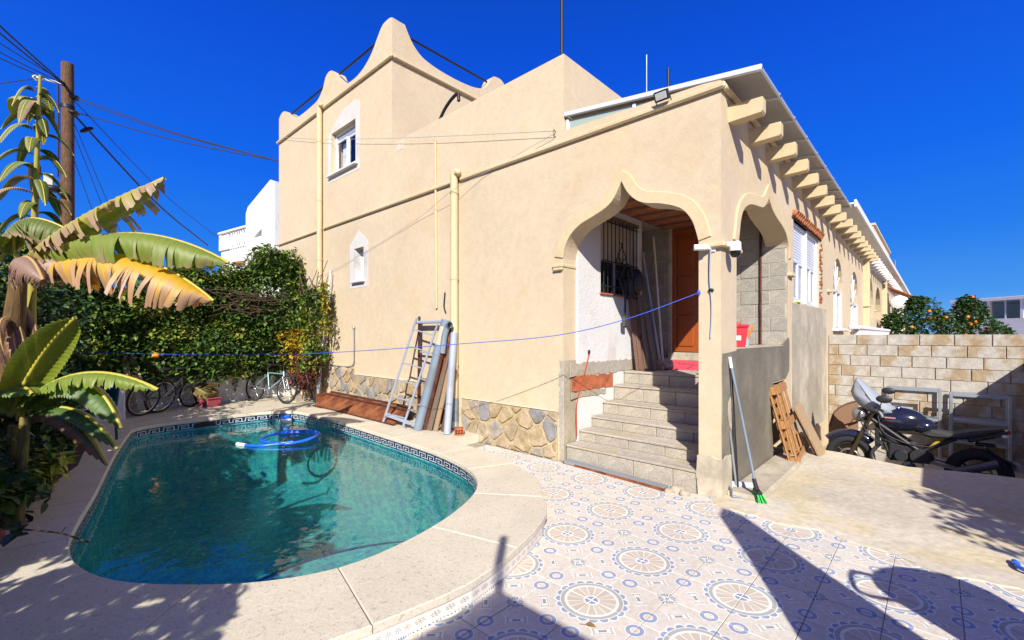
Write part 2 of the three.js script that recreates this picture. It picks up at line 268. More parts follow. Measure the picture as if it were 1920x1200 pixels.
  for (const qx of [0, 1]) for (const qz of [0, 1]) {
    const b = .0022, g = new THREE.BufferGeometry(), v = [[-e, 0, -e], [e, 0, -e], [e, 0, e], [-e, 0, e], [-e + b, .004, -e + b], [e - b, .004, -e + b], [e - b, .004, e - b], [-e + b, .004, e - b]];
    const pos = [], uv = [], f = [[4, 7, 6], [4, 6, 5], [0, 4, 5], [0, 5, 1], [1, 5, 6], [1, 6, 2], [2, 6, 7], [2, 7, 3], [3, 7, 4], [3, 4, 0]];
    for (const t of f) for (const i of t) { pos.push(...v[i]); uv.push((qx * H + H / 2 + v[i][0]) / P, 1 - (qz * H + H / 2 + v[i][2]) / P); }
    g.setAttribute('position', new THREE.Float32BufferAttribute(pos, 3)); g.setAttribute('uv', new THREE.Float32BufferAttribute(uv, 2)); g.computeVertexNormals(); geos.push(g);
  }
  const inside = (x, z, poly) => { let c = false; for (let i = 0, j = poly.length - 1; i < poly.length; j = i++) { const a = poly[i], b = poly[j]; if ((a[1] > z) !== (b[1] > z) && x < (b[0] - a[0]) * (z - a[1]) / (b[1] - a[1]) + a[0]) c = !c; } return c; };
  const patio = scene.getObjectByName('patio');
  for (let i = -10; i < 10; i++) for (let j = -1; j < 13; j++) {
    const x = .02 + (i + .5) * H, z = .372 + (j - 1 + .5) * H; if (z < -.02 || x < -3.5 || z > 4.3 || inside(x, z, poolMid)) continue;
    if (x > .2 && z < floorEdge(x) - .25) continue;
    const m = part('tile', geos[((i & 1) * 2) + ((j - 1) & 1)], pick(mats), patio); m.position.set(x, rr(-.0018, -.0002), z); m.rotation.set(rr(-.002, .002), 0, rr(-.002, .002));
  }
}
{ // the pool
  const pool = thing('swimming_pool', 'small rounded swimming pool of blue mosaic with raised cream coping', 'pool');
  const n = poolIn.length, grow = (k) => poolIn.map((p, i) => [p[0] + (poolOut[i][0] - p[0]) * k, p[1] + (poolOut[i][1] - p[1]) * k]);
  const cuts = [2, 11, 20, 29, 35, 41, 47, 53, 59, 65, 71, 78, 87, 97, 107, 115, 123];
  cuts.forEach((a, k) => {
    const b = k + 1 < cuts.length ? cuts[k + 1] : cuts[0] + n, idx = []; for (let i = a; i <= b; i++) idx.push(i % n);
    const poly = [...idx.map(i => poolIn[i]), ...idx.slice().reverse().map(i => poolOut[i])];
    const cx = poly.reduce((s, p) => s + p[0], 0) / poly.length, cz = poly.reduce((s, p) => s + p[1], 0) / poly.length;
    const q = poly.map((p, i) => { const m = idx.length, end = i === 0 || i === 2 * m - 1, fin = i === m - 1 || i === m; if (!end && !fin) return p; const r = end ? poly[i === 0 ? 1 : 2 * m - 2] : poly[i === m - 1 ? m - 2 : m + 1], L = Math.hypot(r[0] - p[0], r[1] - p[1]); return [p[0] + (r[0] - p[0]) / L * .003, p[1] + (r[1] - p[1]) / L * .003]; });
    part('coping_stone', slab(q, COP, .052, [], .006), M.coping, pool);
  });
  part('coping_bed', slab(poolOut.map((p, i) => [lerp(p[0], poolIn[i][0], .04), lerp(p[1], poolIn[i][1], .04)]), COP - .014, .12, [grow(.04)]), M.mortar, pool);
  { // basin walls
    const pos = [], uv = []; let L = 0;
    for (let i = 0; i < n; i++) { const a = grow(.02)[i], b = grow(.02)[(i + 1) % n], l = Math.hypot(b[0] - a[0], b[1] - a[1]); for (const [p, y, u] of [[a, .1, L], [b, .1, L + l], [b, -1.25, L + l], [a, .1, L], [b, -1.25, L + l], [a, -1.25, L]]) { pos.push(p[0], y, p[1]); uv.push(u, y); } L += l; }
    const g = new THREE.BufferGeometry(); g.setAttribute('position', new THREE.Float32BufferAttribute(pos, 3)); g.setAttribute('uv', new THREE.Float32BufferAttribute(uv, 2)); g.computeVertexNormals();
    part('basin', [g, slab(grow(.03), -1.2, .1)], M.mosaic, pool);
  }
  const stepM = mat([.80, .92, .95], { map: T.mosaic, roughness: .25 });
  for (let k = 0; k < 3; k++) { // rounded entry steps with a dark edging
    const c = [-1.05, 3.25], r = .95 + .32 * k, y = -.14 - .17 * k, pts = []; for (let a = 0; a < 40; a++) pts.push([c[0] + r * Math.cos(a / 40 * 6.2832), c[1] + r * 1.15 * Math.sin(a / 40 * 6.2832)]);
    const s = part('pool_step', slab(pts, y, 1.2 + y), stepM, pool);
    part('edging', new THREE.TubeGeometry(new THREE.CatmullRomCurve3(pts.map(p => V(p[0], y - .004, p[1])), true), 80, .016, 5, true), M.navy, s);
  }
  { // greek key frieze just under the coping
    const key = print(256, 160, (c, w, h) => { c.fillStyle = '#1f2d49'; c.fillRect(0, 0, w, h); c.strokeStyle = '#cfd8dc'; c.lineWidth = 16; c.lineJoin = 'miter'; c.beginPath(); c.moveTo(0, 132); c.lineTo(36, 132); c.lineTo(36, 32); c.lineTo(220, 32); c.lineTo(220, 132); c.lineTo(96, 132); c.lineTo(96, 82); c.lineTo(164, 82); c.stroke(); c.beginPath(); c.moveTo(220, 132); c.lineTo(256, 132); c.stroke(); });
    const km = mat([.92, .92, .92], { map: key, roughness: .2 }); let s = 0, last = 0; const pts = [];
    const path = []; for (let i = 0; i <= n; i++) path.push(poolIn[i % n]); let acc = [0]; for (let i = 1; i <= n; i++) acc.push(acc[i - 1] + Math.hypot(path[i][0] - path[i - 1][0], path[i][1] - path[i - 1][1]));
    const total = acc[n], m = Math.round(total / .205), along = d => { d = (d + total) % total; let i = 1; while (acc[i] < d) i++; const t = (d - acc[i - 1]) / (acc[i] - acc[i - 1]); return [lerp(path[i - 1][0], path[i][0], t), lerp(path[i - 1][1], path[i][1], t)]; };
    const w = total / m - .003, g = new THREE.BoxGeometry(w, .09, .012); 
    for (let k = 0; k < m; k++) { const a = along(k * total / m), b = along((k + 1) * total / m), t = part('frieze_tile', g, km, pool); t.position.set((a[0] + b[0]) / 2, .040, (a[1] + b[1]) / 2); t.rotation.y = Math.atan2(-(b[1] - a[1]), b[0] - a[0]); }
    // printed skirting tiles below the outer rim, beside the floor tiles
    const sk = print(512, 256, (c, w, h) => {
      c.fillStyle = '#e9e0d4'; c.fillRect(0, 0, w, h); c.fillStyle = '#5d6a86'; for (const y of [14, 208]) for (let x = 4; x < w; x += 16) c.fillRect(x, y, 9, 7); c.fillStyle = '#3f4a66'; for (let x = 2; x < w; x += 32) { c.fillRect(x, 226, 16, 22); c.clearRect; } c.fillStyle = '#bcae9c'; c.fillRect(0, 30, w, 3); c.fillRect(0, 198, w, 3);
      for (let k = 0; k < 4; k++) { c.save(); c.translate(64 + k * 128, 116); c.strokeStyle = '#9c8f78'; c.lineWidth = 4; for (let a = 0; a < 6; a++) { c.rotate(Math.PI / 3); c.beginPath(); c.moveTo(0, 0); c.quadraticCurveTo(18, -18, 46, -6); c.stroke(); } c.fillStyle = pick(['#8d8a6a', '#a08a6c', '#7f8794']); for (let a = 0; a < 6; a++) { c.rotate(Math.PI / 3); c.beginPath(); c.ellipse(34, 8, 12, 6, .5, 0, 7); c.fill(); } c.fillStyle = '#6f7d9c'; c.beginPath(); c.arc(0, 0, 8, 0, 7); c.fill(); c.restore(); }
    });
    const sm = mat([.93, .93, .93], { map: sk, roughness: .3 });
    let i0 = 22; while (i0 < 88) { // walk along the outer edge
      let a = poolOut[i0], j = i0, l = 0; while (l < .2 && j < 96) { l += Math.hypot(poolOut[j + 1][0] - poolOut[j][0], poolOut[j + 1][1] - poolOut[j][1]); j++; }
      const b = poolOut[j], L = Math.hypot(b[0] - a[0], b[1] - a[1]), t = part('skirting_tile', new THREE.BoxGeometry(L - .002, .094, .012), sm, pool); t.position.set((a[0] + b[0]) / 2, .0445, (a[1] + b[1]) / 2); t.rotation.y = Math.atan2(-(b[1] - a[1]), b[0] - a[0]);
      const nx = t.position.x - (poolIn[(i0 + j) >> 1][0]), nz = t.position.z - (poolIn[(i0 + j) >> 1][1]), nl = Math.hypot(nx, nz); t.position.x -= nx / nl * .012; t.position.z -= nz / nl * .012; i0 = j;
    }
  }
  part('skimmer', [span(-7.86, -7.80, .0, .075, 2.35, 2.65, .004)], M.dark, pool);
  const w = new THREE.ShapeGeometry(new THREE.Shape(grow(.015).map(p => new THREE.Vector2(p[0], -p[1])))); w.rotateX(-Math.PI / 2); w.translate(0, WL, 0);
  structure('pool_water', metric(w), M.water);
}

// ---------- the house ----------
function voronoi(x0, x1, y0, y1, sx, sy) {
  const sites = []; const nx = Math.round((x1 - x0) / sx), ny = Math.max(1, Math.round((y1 - y0) / sy));
  for (let i = -1; i <= nx; i++) for (let j = -1; j <= ny; j++) sites.push([x0 + (i + .5 + rr(-.42, .42)) * (x1 - x0) / nx, y0 + (j + .5 + rr(-.4, .4) + (i & 1) * .35) * (y1 - y0) / ny]);
  const out = [];
  for (const s of sites) { const gap = rr(.010, .03);
    let poly = [[x0, y0], [x1, y0], [x1, y1], [x0, y1]];
    for (const q of sites) { if (q === s || Math.hypot(q[0] - s[0], q[1] - s[1]) > 1) continue; const mx = (s[0] + q[0]) / 2, my = (s[1] + q[1]) / 2, nx2 = q[0] - s[0], ny2 = q[1] - s[1], l = Math.hypot(nx2, ny2), f = p => ((p[0] - mx) * nx2 + (p[1] - my) * ny2) / l + gap;
      const r = []; for (let i = 0; i < poly.length; i++) { const a = poly[i], b = poly[(i + 1) % poly.length], fa = f(a), fb = f(b); if (fa <= 0) r.push(a); if (fa * fb < 0) { const t = fa / (fa - fb); r.push([lerp(a[0], b[0], t), lerp(a[1], b[1], t)]); } } poly = r; if (poly.length < 3) break; }
    if (poly.length < 3) continue; let A = 0; poly.forEach((a, i) => { const b = poly[(i + 1) % poly.length]; A += a[0] * b[1] - b[0] * a[1]; }); if (A / 2 > .004) { for (let k = 0; k < 1; k++) { const r = []; poly.forEach((a, i) => { const b = poly[(i + 1) % poly.length], j = .009; r.push([lerp(a[0], b[0], .13) + rr(-j, j), lerp(a[1], b[1], .13) + rr(-j, j)], [lerp(a[0], b[0], .87) + rr(-j, j), lerp(a[1], b[1], .87) + rr(-j, j)]); }); poly = r; } out.push(poly); }
  }
  return out;
}
const archL = [[-1.918, 0], [-1.918, 2.583], [-1.884, 2.721], [-1.802, 2.852], [-1.668, 2.955], [-1.488, 3.022], [-1.34, 3.077], [-1.232, 3.14], [-1.169, 3.212], [-1.088, 3.366], [-1.005, 3.211], [-.9, 3.108], [-.811, 3.06], [-.625, 3.015], [-.478, 2.962], [-.382, 2.908], [-.289, 2.789], [-.244, 2.665], [-.217, 2.558], [-.217, 0]];
const archR = [[-.475, 2.45], [-.475, 2.554], [-.523, 2.675], [-.561, 2.815], [-.638, 2.937], [-.765, 3.021], [-.929, 3.079], [-1.173, 3.114], [-1.473, 3.161], [-1.66, 3.29], [-1.715, 3.37], [-1.76, 3.29], [-1.886, 3.206], [-2.156, 3.132], [-2.445, 3.076], [-2.637, 2.997], [-2.76, 2.867], [-2.796, 2.70], [-2.796, 2.45]];
const arc = (pts, apex) => { const a = pts.slice(1, apex + 1), b = pts.slice(apex, -1); return [pts[0], ...spline(a, 24), ...spline(b, 24).slice(1), pts[pts.length - 1]]; };
const AL = arc(archL, 9), AR = arc(archR, 10);
const offset = (pts, w) => pts.map((p, i) => { const a = pts[Math.max(0, i - 2)], b = pts[Math.min(pts.length - 1, i + 2)], tx = b[0] - a[0], ty = b[1] - a[1], l = Math.hypot(tx, ty); return [p[0] - ty / l * w, p[1] + tx / l * w]; });
const house = thing('corner_house', 'cream stucco corner house with pointed arches, tower parapet and steps', 'house');
{
  const parL = [[-11.42, 7.45], [-11.25, 7.54], [-11.0, 7.52], [-10.75, 7.36], [-10.4, 7.12], [-10.1, 7.085], [-9.4, 7.085], [-9.0, 7.13], [-8.75, 7.3], [-8.62, 7.5], [-8.45, 7.55], [-8.27, 7.5], [-8.05, 7.2], [-7.85, 7.05], [-7.5, 6.95], [-7.0, 6.99], [-6.62, 7.17], [-6.38, 7.4], [-6.2, 7.55], [-5.97, 7.57]];
  const win = { x0: -8.32, x1: -7.24, y0: 5.22, y1: 6.1 }, small = { x0: -7.30, x1: -6.91, y0: 2.72, y1: 3.4 };
  const hole = w => [[w.x0, w.y0], [w.x1, w.y0], [w.x1, w.y1], [w.x0, w.y1]];
  const outline = [[-11.42, -.55], [-1.918, -.55], ...AL, [-.217, -.55], [0, -.55], [0, 4.13], [-1.91, 4.2], [-1.91, 5.18], [-5.87, 5.18], [-5.87, 7.54], ...spline(parL, 60).reverse()];
  part('wall', at(prism(outline, .28, [hole(win), hole(small)]), 0, 0, -.28), M.stucco, house).userData.label = 'long cream wall facing the pool';
  const parR = [[-.28, 7.54], [-.36, 7.40], [-.48, 7.24], [-.66, 7.11], [-.9, 7.05], [-1.19, 7.02], [-1.7, 7.02], [-2.16, 7.08], [-2.4, 7.19], [-2.52, 7.34], [-2.62, 7.52], [-2.75, 7.57], [-2.97, 7.55], [-3.1, 7.3]];
  part('tower_wall', sidePrism([[-.28, 4.0], ...spline(parR, 40), [-3.1, 6.9], [-7.5, 6.9], [-7.5, 4.0]], -5.87, .25), M.stucco, house);
  part('terrace_wall', sidePrism([[-.28, 3.9], [-.28, 5.18], [-5.2, 5.18], [-5.2, 3.9]], -1.91, .2), M.stucco, house);
  part('back_wall', [span(-11.42, -.3, -.55, 3.9, -7.7, -7.5), span(-11.42, -5.87, 3.9, 6.9, -7.75, -7.51), span(-11.42, -11.2, -.55, 7.0, -7.5, -.28), span(-11.2, -6.12, 6.4, 6.5, -7.5, -.28)], M.stucco, house);
  part('roof_slab', [span(-11.2, -.29, 3.5, 3.88, -7.5, -2.9), span(-11.2, -2.4, 3.5, 3.88, -2.9, -.29), span(-6.1, -2.12, 4.5, 4.6, -7.5, -.3)], M.mortar, house);
  // mouldings
  const band = (x0, x1, y, d = .05, h = .07) => cbox(x1 - x0, h, d, .018, (x0 + x1) / 2, y + h / 2, d / 2 - .002);
  part('string_course', [band(-11.47, -8.85, 4.01), band(-8.69, -4.06, 4.01), band(-3.9, .05, 4.01), cbox(.05, .07, 6.2, .018, .023, 4.045, -3.1)], M.trim, house);
  part('cornice', [band(-11.47, -8.85, 6.765, .06), band(-8.69, -5.80, 6.765, .06), cbox(.07, .07, 7.4, .018, -5.838, 6.80, -3.7)], M.trim, house);
  // raised borders round the arches
  const ring = (pts, w) => { const o = offset(pts, w); return [...pts, ...o.reverse()]; };
  const al = AL.slice(1, -1), ar = AR.slice(1, -1);
  part('arch_border', at(prism(ring(al, .13), .016, [], .005), 0, 0, -.004), M.trim, house);
  part('arch_border', at(sidePrism(ring(ar.map(p => [p[0], p[1]]), -.13), 0, .016, [], .005), .014, 0, 0), M.trim, house);
  for (const g of [[cbox(.17, .05, .34, .012, -1.99, 2.49, -.13), cbox(.15, .035, .05, .01, -1.985, 2.445, .02)], [cbox(.30, .05, .07, .012, -.10, 2.49, .02), cbox(.05, .05, .56, .012, .02, 2.49, -.26)], [cbox(.09, .05, .22, .012, .01, 2.47, -2.87)], [cbox(.09, .05, .22, .012, .01, 2.47, -6.12)]]) part('capital', g, M.trim, house);
  // wall on the drive side
  const sw = { z0: -5.13, z1: -3.12, y0: 2.1, y1: 3.33 };
  part('side_wall', sidePrism([[-.28, -.55], [-.28, 4.13], [-6.2, 4.13], [-6.2, -.55]], 0, .28, [[[-.475, 1.45], ...AR, [-2.796, 1.45]], [[sw.z0, sw.y0], [sw.z1, sw.y0], [sw.z1, sw.y1], [sw.z0, sw.y1]], [[-2.62, .02], [-1.93, .02], [-1.93, .98], [-2.62, .98]]]), M.stucco, house).userData.label = 'cream wall along the concrete drive';
  part('crawlspace', [span(-1.4, -.29, -.5, 1.06, -2.66, -2.63), span(-1.4, -.29, -.5, 1.06, -1.92, -1.89), span(-1.41, -1.38, -.5, 1.06, -2.66, -1.89)], M.mortar, house);
  { // grey render over the low parapet, ragged at its edges
    const e = [[-.01, .02], [-.02, .3], [-.012, .7], [-.03, 1.0], [-.015, 1.3], [-.03, 1.42], [-.2, 1.425], [-.46, 1.44], [-.47, 1.452], [-2.0, 1.452], [-2.45, 1.455], [-2.5, 1.50], [-2.62, 1.53], [-2.79, 1.57], [-2.83, 1.5], [-2.82, 1.1], [-2.62, 1.0], [-1.925, 1.0], [-1.925, .02]];
    part('cement_render', at(sidePrism(e, 0, .012), .0095, 0, 0), M.cement, house);
    part('parapet_cap', [span(-.29, .008, 1.452, 1.468, -2.79, -.48, .004)], M.cementPale, house);
    part('bare_patch', at(sidePrism([[-.28, .62], [-.22, .68], [-.17, .8], [-.19, .93], [-.26, .98], [-.31, .92], [-.33, .8], [-.30, .7]], 0, .004), .0126, 0, 0), M.cementPale, house);
    part('wall_panel', at(sidePrism([[-3.0, .05], [-3.0, 1.3], [-2.98, 2.08], [-5.9, 2.1], [-5.92, .0], [-4.9, .0]], 0, .008), .0055, 0, 0), M.cementPale, house);
  }
  part('footing', [cbox(.34, .07, 2.3, .03, .17, .02, -1.25), cbox(.22, .06, .5, .03, .09, .02, -2.4)], M.cementPale, house);
  { // crumbling base of the corner pillar
    const g = new THREE.BoxGeometry(.24, .44, .29, 10, 16, 10).translate(-.105, .17, -.135), p = g.attributes.position; for (let i = 0; i < p.count; i++) { const k = N1((p.getX(i) + p.getZ(i) + 9) * .45, p.getY(i) * .5 + 3, 16, 4) - .5; if (p.getX(i) < .005) p.setX(i, Math.min(.004, p.getX(i) + k * .07)); p.setZ(i, p.getZ(i) + (p.getZ(i) > -.02 ? .012 + k * .05 : 0)); if (p.getY(i) > .38) p.setY(i, p.getY(i) + k * .1); } g.computeVertexNormals();
    part('exposed_masonry', metric(g), M.cementPale, house);
    const jag = []; for (let y = 0; y <= 1.3; y += .02) jag.push([-1.975 + rr(-.012, .012) + .05 * (N1(y * .9, .3, 16, 4) - .5), y]); part('exposed_masonry', at(prism([[-1.90, 0], [-1.90, 1.28], ...jag.reverse()], .02, [], .003), 0, 0, -.012), M.mortar, house);
    part('exposed_masonry', [span(-1.922, -1.905, .0, 1.28, -.27, -.005)], M.mortar, house);
  }
  // stones of the wainscot
  const stoneCols = [[.47, .38, .26], [.41, .38, .34], [.53, .42, .27], [.31, .31, .32], [.50, .37, .21], [.44, .40, .35], [.55, .46, .33]].map(c => mat(c, { map: T.stone, bumpMap: T.coarse, bumpScale: .008, roughness: .9 }));
  const groutM = mat([.58, .46, .30], { map: T.concrete, bumpMap: T.coarse, bumpScale: .01, roughness: 1 });
  const panel = (x0, x1, y0, y1, sx, sy, slope = 0) => {
    const w = part('wainscot', at(prism([[x0, y0], [x1, y0], [x1, y1 - slope], [x0, y1]], .02), 0, 0, -.004), groutM, house);
    for (const poly of voronoi(x0 + .01, x1 - .01, y0 + .01, y1 - slope - .01, sx, sy)) part('stone', at(prism(poly, .014 + rnd() * .012, [], .007), 0, 0, .017), pick(stoneCols), w);
    part('ledge', [cbox(x1 - x0, .018, .035, .005, (x0 + x1) / 2, y1 - slope / 2 + .009, .014)], M.stuccoPale, w);
  };
  panel(-8.36, -7.28, .1, .93, .19, .3); panel(-7.27, -4.08, .1, .79, .19, .28); panel(-3.86, -2.0, .0, .62, .2, .27);
  // windows
  const glaze = (name, w, h, opt = {}) => { // built in x,y about its lower left corner, face towards +z
    const o = node(name, house), f = .045;
    part('frame', [cbox(f, h, .06, .006, f / 2, h / 2, 0), cbox(f, h, .06, .006, w - f / 2, h / 2, 0), cbox(w - 2 * f, f, .06, .006, w / 2, f / 2, 0), cbox(w - 2 * f, f, .06, .006, w / 2, h - f / 2, 0)], M.alu, o);
    const n = opt.sashes ?? 2, top = h - f - (opt.box ?? 0), sw2 = (w - 2 * f) / n;
    for (let k = 0; k < n; k++) { const x = f + k * sw2, z = (k & 1) ? -.012 : .012, s = .04; part('sash', [cbox(s, top - f, .03, .004, x + s / 2, (top + f) / 2, z), cbox(s, top - f, .03, .004, x + sw2 - s / 2, (top + f) / 2, z), cbox(sw2 - 2 * s, s, .03, .004, x + sw2 / 2, f + s / 2, z), cbox(sw2 - 2 * s, s, .03, .004, x + sw2 / 2, top - s / 2, z)], M.alu, o); part('pane', new THREE.PlaneGeometry(sw2 - 2 * s, top - f - 2 * s).translate(x + sw2 / 2, (top + f) / 2, z - .008), M.glass, o); }
    if (opt.box) { const m = part('shutter', [cbox(w - 2 * f, opt.box, .03, .003, w / 2, h - f - opt.box / 2, -.02)], opt.shut ?? M.aluGrey, o); const c = Math.round(opt.box / .045); for (let k = 0; k < c; k++) part('slat', cbox(w - 2 * f, opt.box / c - .005, .012, .004, w / 2, h - f - (k + .5) * opt.box / c, .0), opt.shut ?? M.aluGrey, o); }
    return o;
  };
  const surroundM = mat([.60, .575, .53], { map: T.white, bumpMap: T.rough, bumpScale: .002, roughness: .9 });
  const surround = (pts, z, mm) => part('painted_surround', at(prism(pts, .006, [], .001), 0, 0, z), mm, house);
  { const g = glaze('window', 1.08, .88, { box: .13 }); g.position.set(-8.32, 5.22, -.12);
    part('curtain', [span(.10, .34, .06, .70, -.10, -.095), span(.80, 1.0, .06, .70, -.10, -.095)], M.whitePaint, g);
    surround([[-8.50, 5.1], [-7.07, 5.1], [-7.07, 6.42], [-7.3, 6.52], [-7.7, 6.52], [-8.1, 6.35], [-8.42, 6.12], [-8.5, 6.0]].concat([]), -.003, surroundM).geometry = at(prism([[-8.50, 5.02], [-7.06, 5.02], [-7.06, 6.40], [-7.25, 6.5], [-7.7, 6.48], [-8.1, 6.33], [-8.42, 6.12], [-8.5, 6.0]], .006, [[[win.x0, win.y0], [win.x1, win.y0], [win.x1, win.y1], [win.x0, win.y1]]], .001), 0, 0, -.003);
    part('window_sill', [cbox(1.3, .05, .1, .01, -7.78, 5.15, .03)], M.whitewash, house); }
  { const g = glaze('window', .39, .68, { sashes: 1 }); g.position.set(-7.30, 2.72, -.2);
    part('painted_surround', at(prism([[-7.48, 2.58], [-6.73, 2.58], [-6.73, 3.48], [-6.9, 3.62], [-7.1, 3.75], [-7.3, 3.62], [-7.48, 3.48]], .006, [[[small.x0, small.y0], [small.x1, small.y0], [small.x1, small.y1], [small.x0, small.y1]]], .001), 0, 0, -.003), surroundM, house);
    part('window_sill', [cbox(.5, .04, .09, .01, -7.1, 2.70, .03)], M.whitewash, house);
    part('reveal', [span(-7.30, -7.295, 2.72, 3.4, -.2, -.004), span(-6.915, -6.91, 2.72, 3.4, -.2, -.004), span(-7.29, -6.92, 2.72, 2.725, -.2, -.004)], M.whitewash, house); }
  { const g = glaze('window', 2.01, 1.23, { sashes: 4, box: .52, shut: M.alu }); g.rotation.y = Math.PI / 2; g.position.set(-.06, 2.1, -3.12); part('divider', cbox(.05, 1.2, .09, .005, 1.0, .62, .01), M.alu, g);
    part('curtain', [span(.2, .8, .06, .6, -.09, -.085), span(1.25, 1.8, .06, .6, -.09, -.085)], M.whitePaint, g);
    // roof tiles over the window and the bare bricks beside it
    const tg = lathe([[.055, 0], [.055, .2]], 8); tg.rotateZ(Math.PI / 2); tg.translate(.1, 0, 0);
    for (let k = 0; k < 17; k++) { const t = part('roof_tile', tg, M.terracotta, house); t.position.set(-.03, 3.42 + rr(-.008, .008), -3.1 - k * .13); t.rotation.z = -.35; }
    part('lintel', [span(-.06, .012, 3.33, 3.36, -5.35, -3.0)], M.rustDark, house);
    for (let r = 0; r < 17; r++) for (let k = 0; k < 2; k++) { if (r > 12 && rnd() < .3) continue; const b = part('brick', cbox(.05, .055, .115 + rr(-.02, .02), .006), rnd() < .7 ? M.brickRed : M.cementPale, house); b.position.set(-.014 + rr(0, .008), 2.22 + r * .065, -5.22 - k * .125 - (r & 1) * .04); } 
    part('rag', ball(.03, .02, .12, .0, 2.115, -3.45, 8), mat([.70, .72, .08]), house); }
  // porch
  part('porch_wall', [span(-2.1, -1.885, 3.3, 3.45, -2.05, -.28), span(-2.1, -1.885, 0, 3.3, -.83, -.28), span(-2.1, -1.885, 0, 2.2, -2.05, -.83), span(-2.1, -1.885, 2.2, 3.3, -2.05, -1.9), span(-2.42, -2.1, 0, 3.45, -2.05, -1.93), span(-2.55, -2.42, 0, 3.45, -2.9, -1.93)], M.whitewash, house).userData.label = 'whitewashed wall inside the porch';
  { const rough = (y0, y1, z0, z1, m, x = -1.876) => { const t = [], b = []; for (let z = z0; z >= z1; z -= .06) { t.push([z, y1 + rr(-.015, .015)]); b.push([z, y0 + rr(-.012, .012)]); } part('bare_strip', at(sidePrism([...t, ...b.reverse()], 0, .012, [], .002), x, 0, 0), m, house); };
    rough(1.07, 1.24, -.1, -1.95, M.mortar); rough(.87, 1.06, -.12, -1.15, M.brickRed, -1.872); rough(.78, .86, -.12, -1.0, M.mortar); }
  { const bw = node('block_wall', house); part('mortar_core', [span(-2.45, -1.72, 1.0, 3.42, -2.93, -2.75), span(-.86, -.005, 1.0, 3.42, -2.93, -2.75), span(-1.72, -.86, 3.36, 3.42, -2.93, -2.78)], M.cementPale, bw);
    for (let r = 0; r < 12; r++) { let x = -2.42 + (r & 1 ? -.2 : 0); const y = 1.07 + r * .198; while (x < -.03) { let a = Math.max(x, -2.42), b = Math.min(x + .392, -.005); if (a < -1.72 && b > -1.72) b = -1.72; if (a < -.86 && b > -.86) a = -.86; if (b - a > .06 && (b <= -1.719 || a >= -.861)) { const m = part('block', cbox(b - a - .002, .191, .05, .004), pick(M.blockGrey), bw); m.position.set((a + b) / 2, y + .096, -2.768 + rr(-.004, .004)); } x += .4; } }
    part('conduit', rod([-.34, 1.45, -2.72], [-.34, 3.35, -2.72], .016), M.rustDark, house);
    part('door_jamb', [span(-1.76, -1.69, 1.3, 3.4, -2.80, -2.735, .01)], M.cementPale, house);
    const d = part('door', [span(-1.69, -.86, 1.33, 3.37, -2.83, -2.79)], M.door, house); const pn = cbox(.27, .52, .02, .012);
    for (const x of [-1.48, -1.07]) for (const y of [1.68, 2.32, 2.96]) { const q = part('panel', pn, M.door, d); q.position.set(x, y, -2.782); }
    part('frame', [span(-1.70, -1.63, 1.33, 3.37, -2.79, -2.745, .006), span(-.93, -.86, 1.33, 3.37, -2.79, -2.745, .006), span(-1.63, -.93, 3.29, 3.37, -2.79, -2.745, .006)], M.door, d);
    part('handle', [rod([-1.02, 2.15, -2.78], [-1.02, 2.15, -2.72], .012), rod([-1.02, 2.15, -2.72], [-1.13, 2.15, -2.72], .01)], M.chrome, d);
    part('threshold', [span(-1.85, -.3, 1.075, 1.19, -2.78, -2.5, .01), span(-1.72, -.8, 1.19, 1.32, -2.78, -2.64, .01)], M.cementPale, house); }
  part('ceiling', [span(-2.4, -.29, 3.43, 3.49, -2.9, -.29)], M.mortar, house);
  for (let k = 0; k < 18; k++) part('ceiling_board', cbox(1.55, .03, .128, .006, -1.06, 3.41, -.42 - k * .134), k % 3 ? M.terracotta : M.brownWood, house);
  { // window grille over the blind window inside the porch
    const g = node('grille_window', house); part('shutter', [span(-1.99, -1.975, 2.68, 3.3, -1.89, -.83)], mat([.50, .42, .33]), g);
    for (let k = 0; k < 14; k++) part('slat', cbox(.012, .038, 1.05, .004, -1.97, 2.70 + k * .043, -1.36), mat([.52, .44, .35]), g);
    part('pane', [span(-2.0, -1.99, 2.22, 2.68, -1.88, -.84)], mat([.02, .022, .025], { roughness: .08 }), g);
    part('mullion', [cbox(.03, .46, .04, .004, -1.98, 2.45, -1.36), cbox(.03, .46, .04, .004, -1.98, 2.45, -.86), cbox(.03, .46, .04, .004, -1.98, 2.45, -1.87)], M.aluGrey, g);
    part('lintel', [span(-1.95, -1.87, 3.28, 3.33, -1.93, -.80, .004)], M.greyWood, g); part('sill', [span(-1.95, -1.855, 2.175, 2.2, -1.93, -.80, .004)], M.brickRed, g);
    for (let k = 0; k < 10; k++) part('bar', rod([-1.865, 2.2, -.88 - k * .107], [-1.865, 3.28, -.88 - k * .107], .007, .007, 6), M.iron, g);
    for (const y of [2.3, 2.66, 3.22]) part('cross_bar', cbox(.008, .02, 1.05, .002, -1.862, y, -1.36), M.iron, g);
    for (const s of [-1, 1]) { part('scroll', tube([[-1.852, 2.66, -1.36], [-1.852, 2.74, -1.36 + s * .08], [-1.852, 2.68, -1.36 + s * .17], [-1.852, 2.61, -1.36 + s * .12], [-1.852, 2.64, -1.36 + s * .08]], .007, 24, 5), M.iron, g); part('scroll', tube([[-1.852, 2.66, -1.36 + s * .15], [-1.852, 2.80, -1.36 + s * .1], [-1.852, 2.92, -1.36], [-1.852, 2.98, -1.36 + s * .03]], .007, 20, 5), M.iron, g); part('scroll', tube([[-1.852, 2.5, -1.36], [-1.852, 2.42, -1.36 + s * .1], [-1.852, 2.5, -1.36 + s * .17], [-1.852, 2.56, -1.36 + s * .1]], .007, 20, 5), M.iron, g); } }
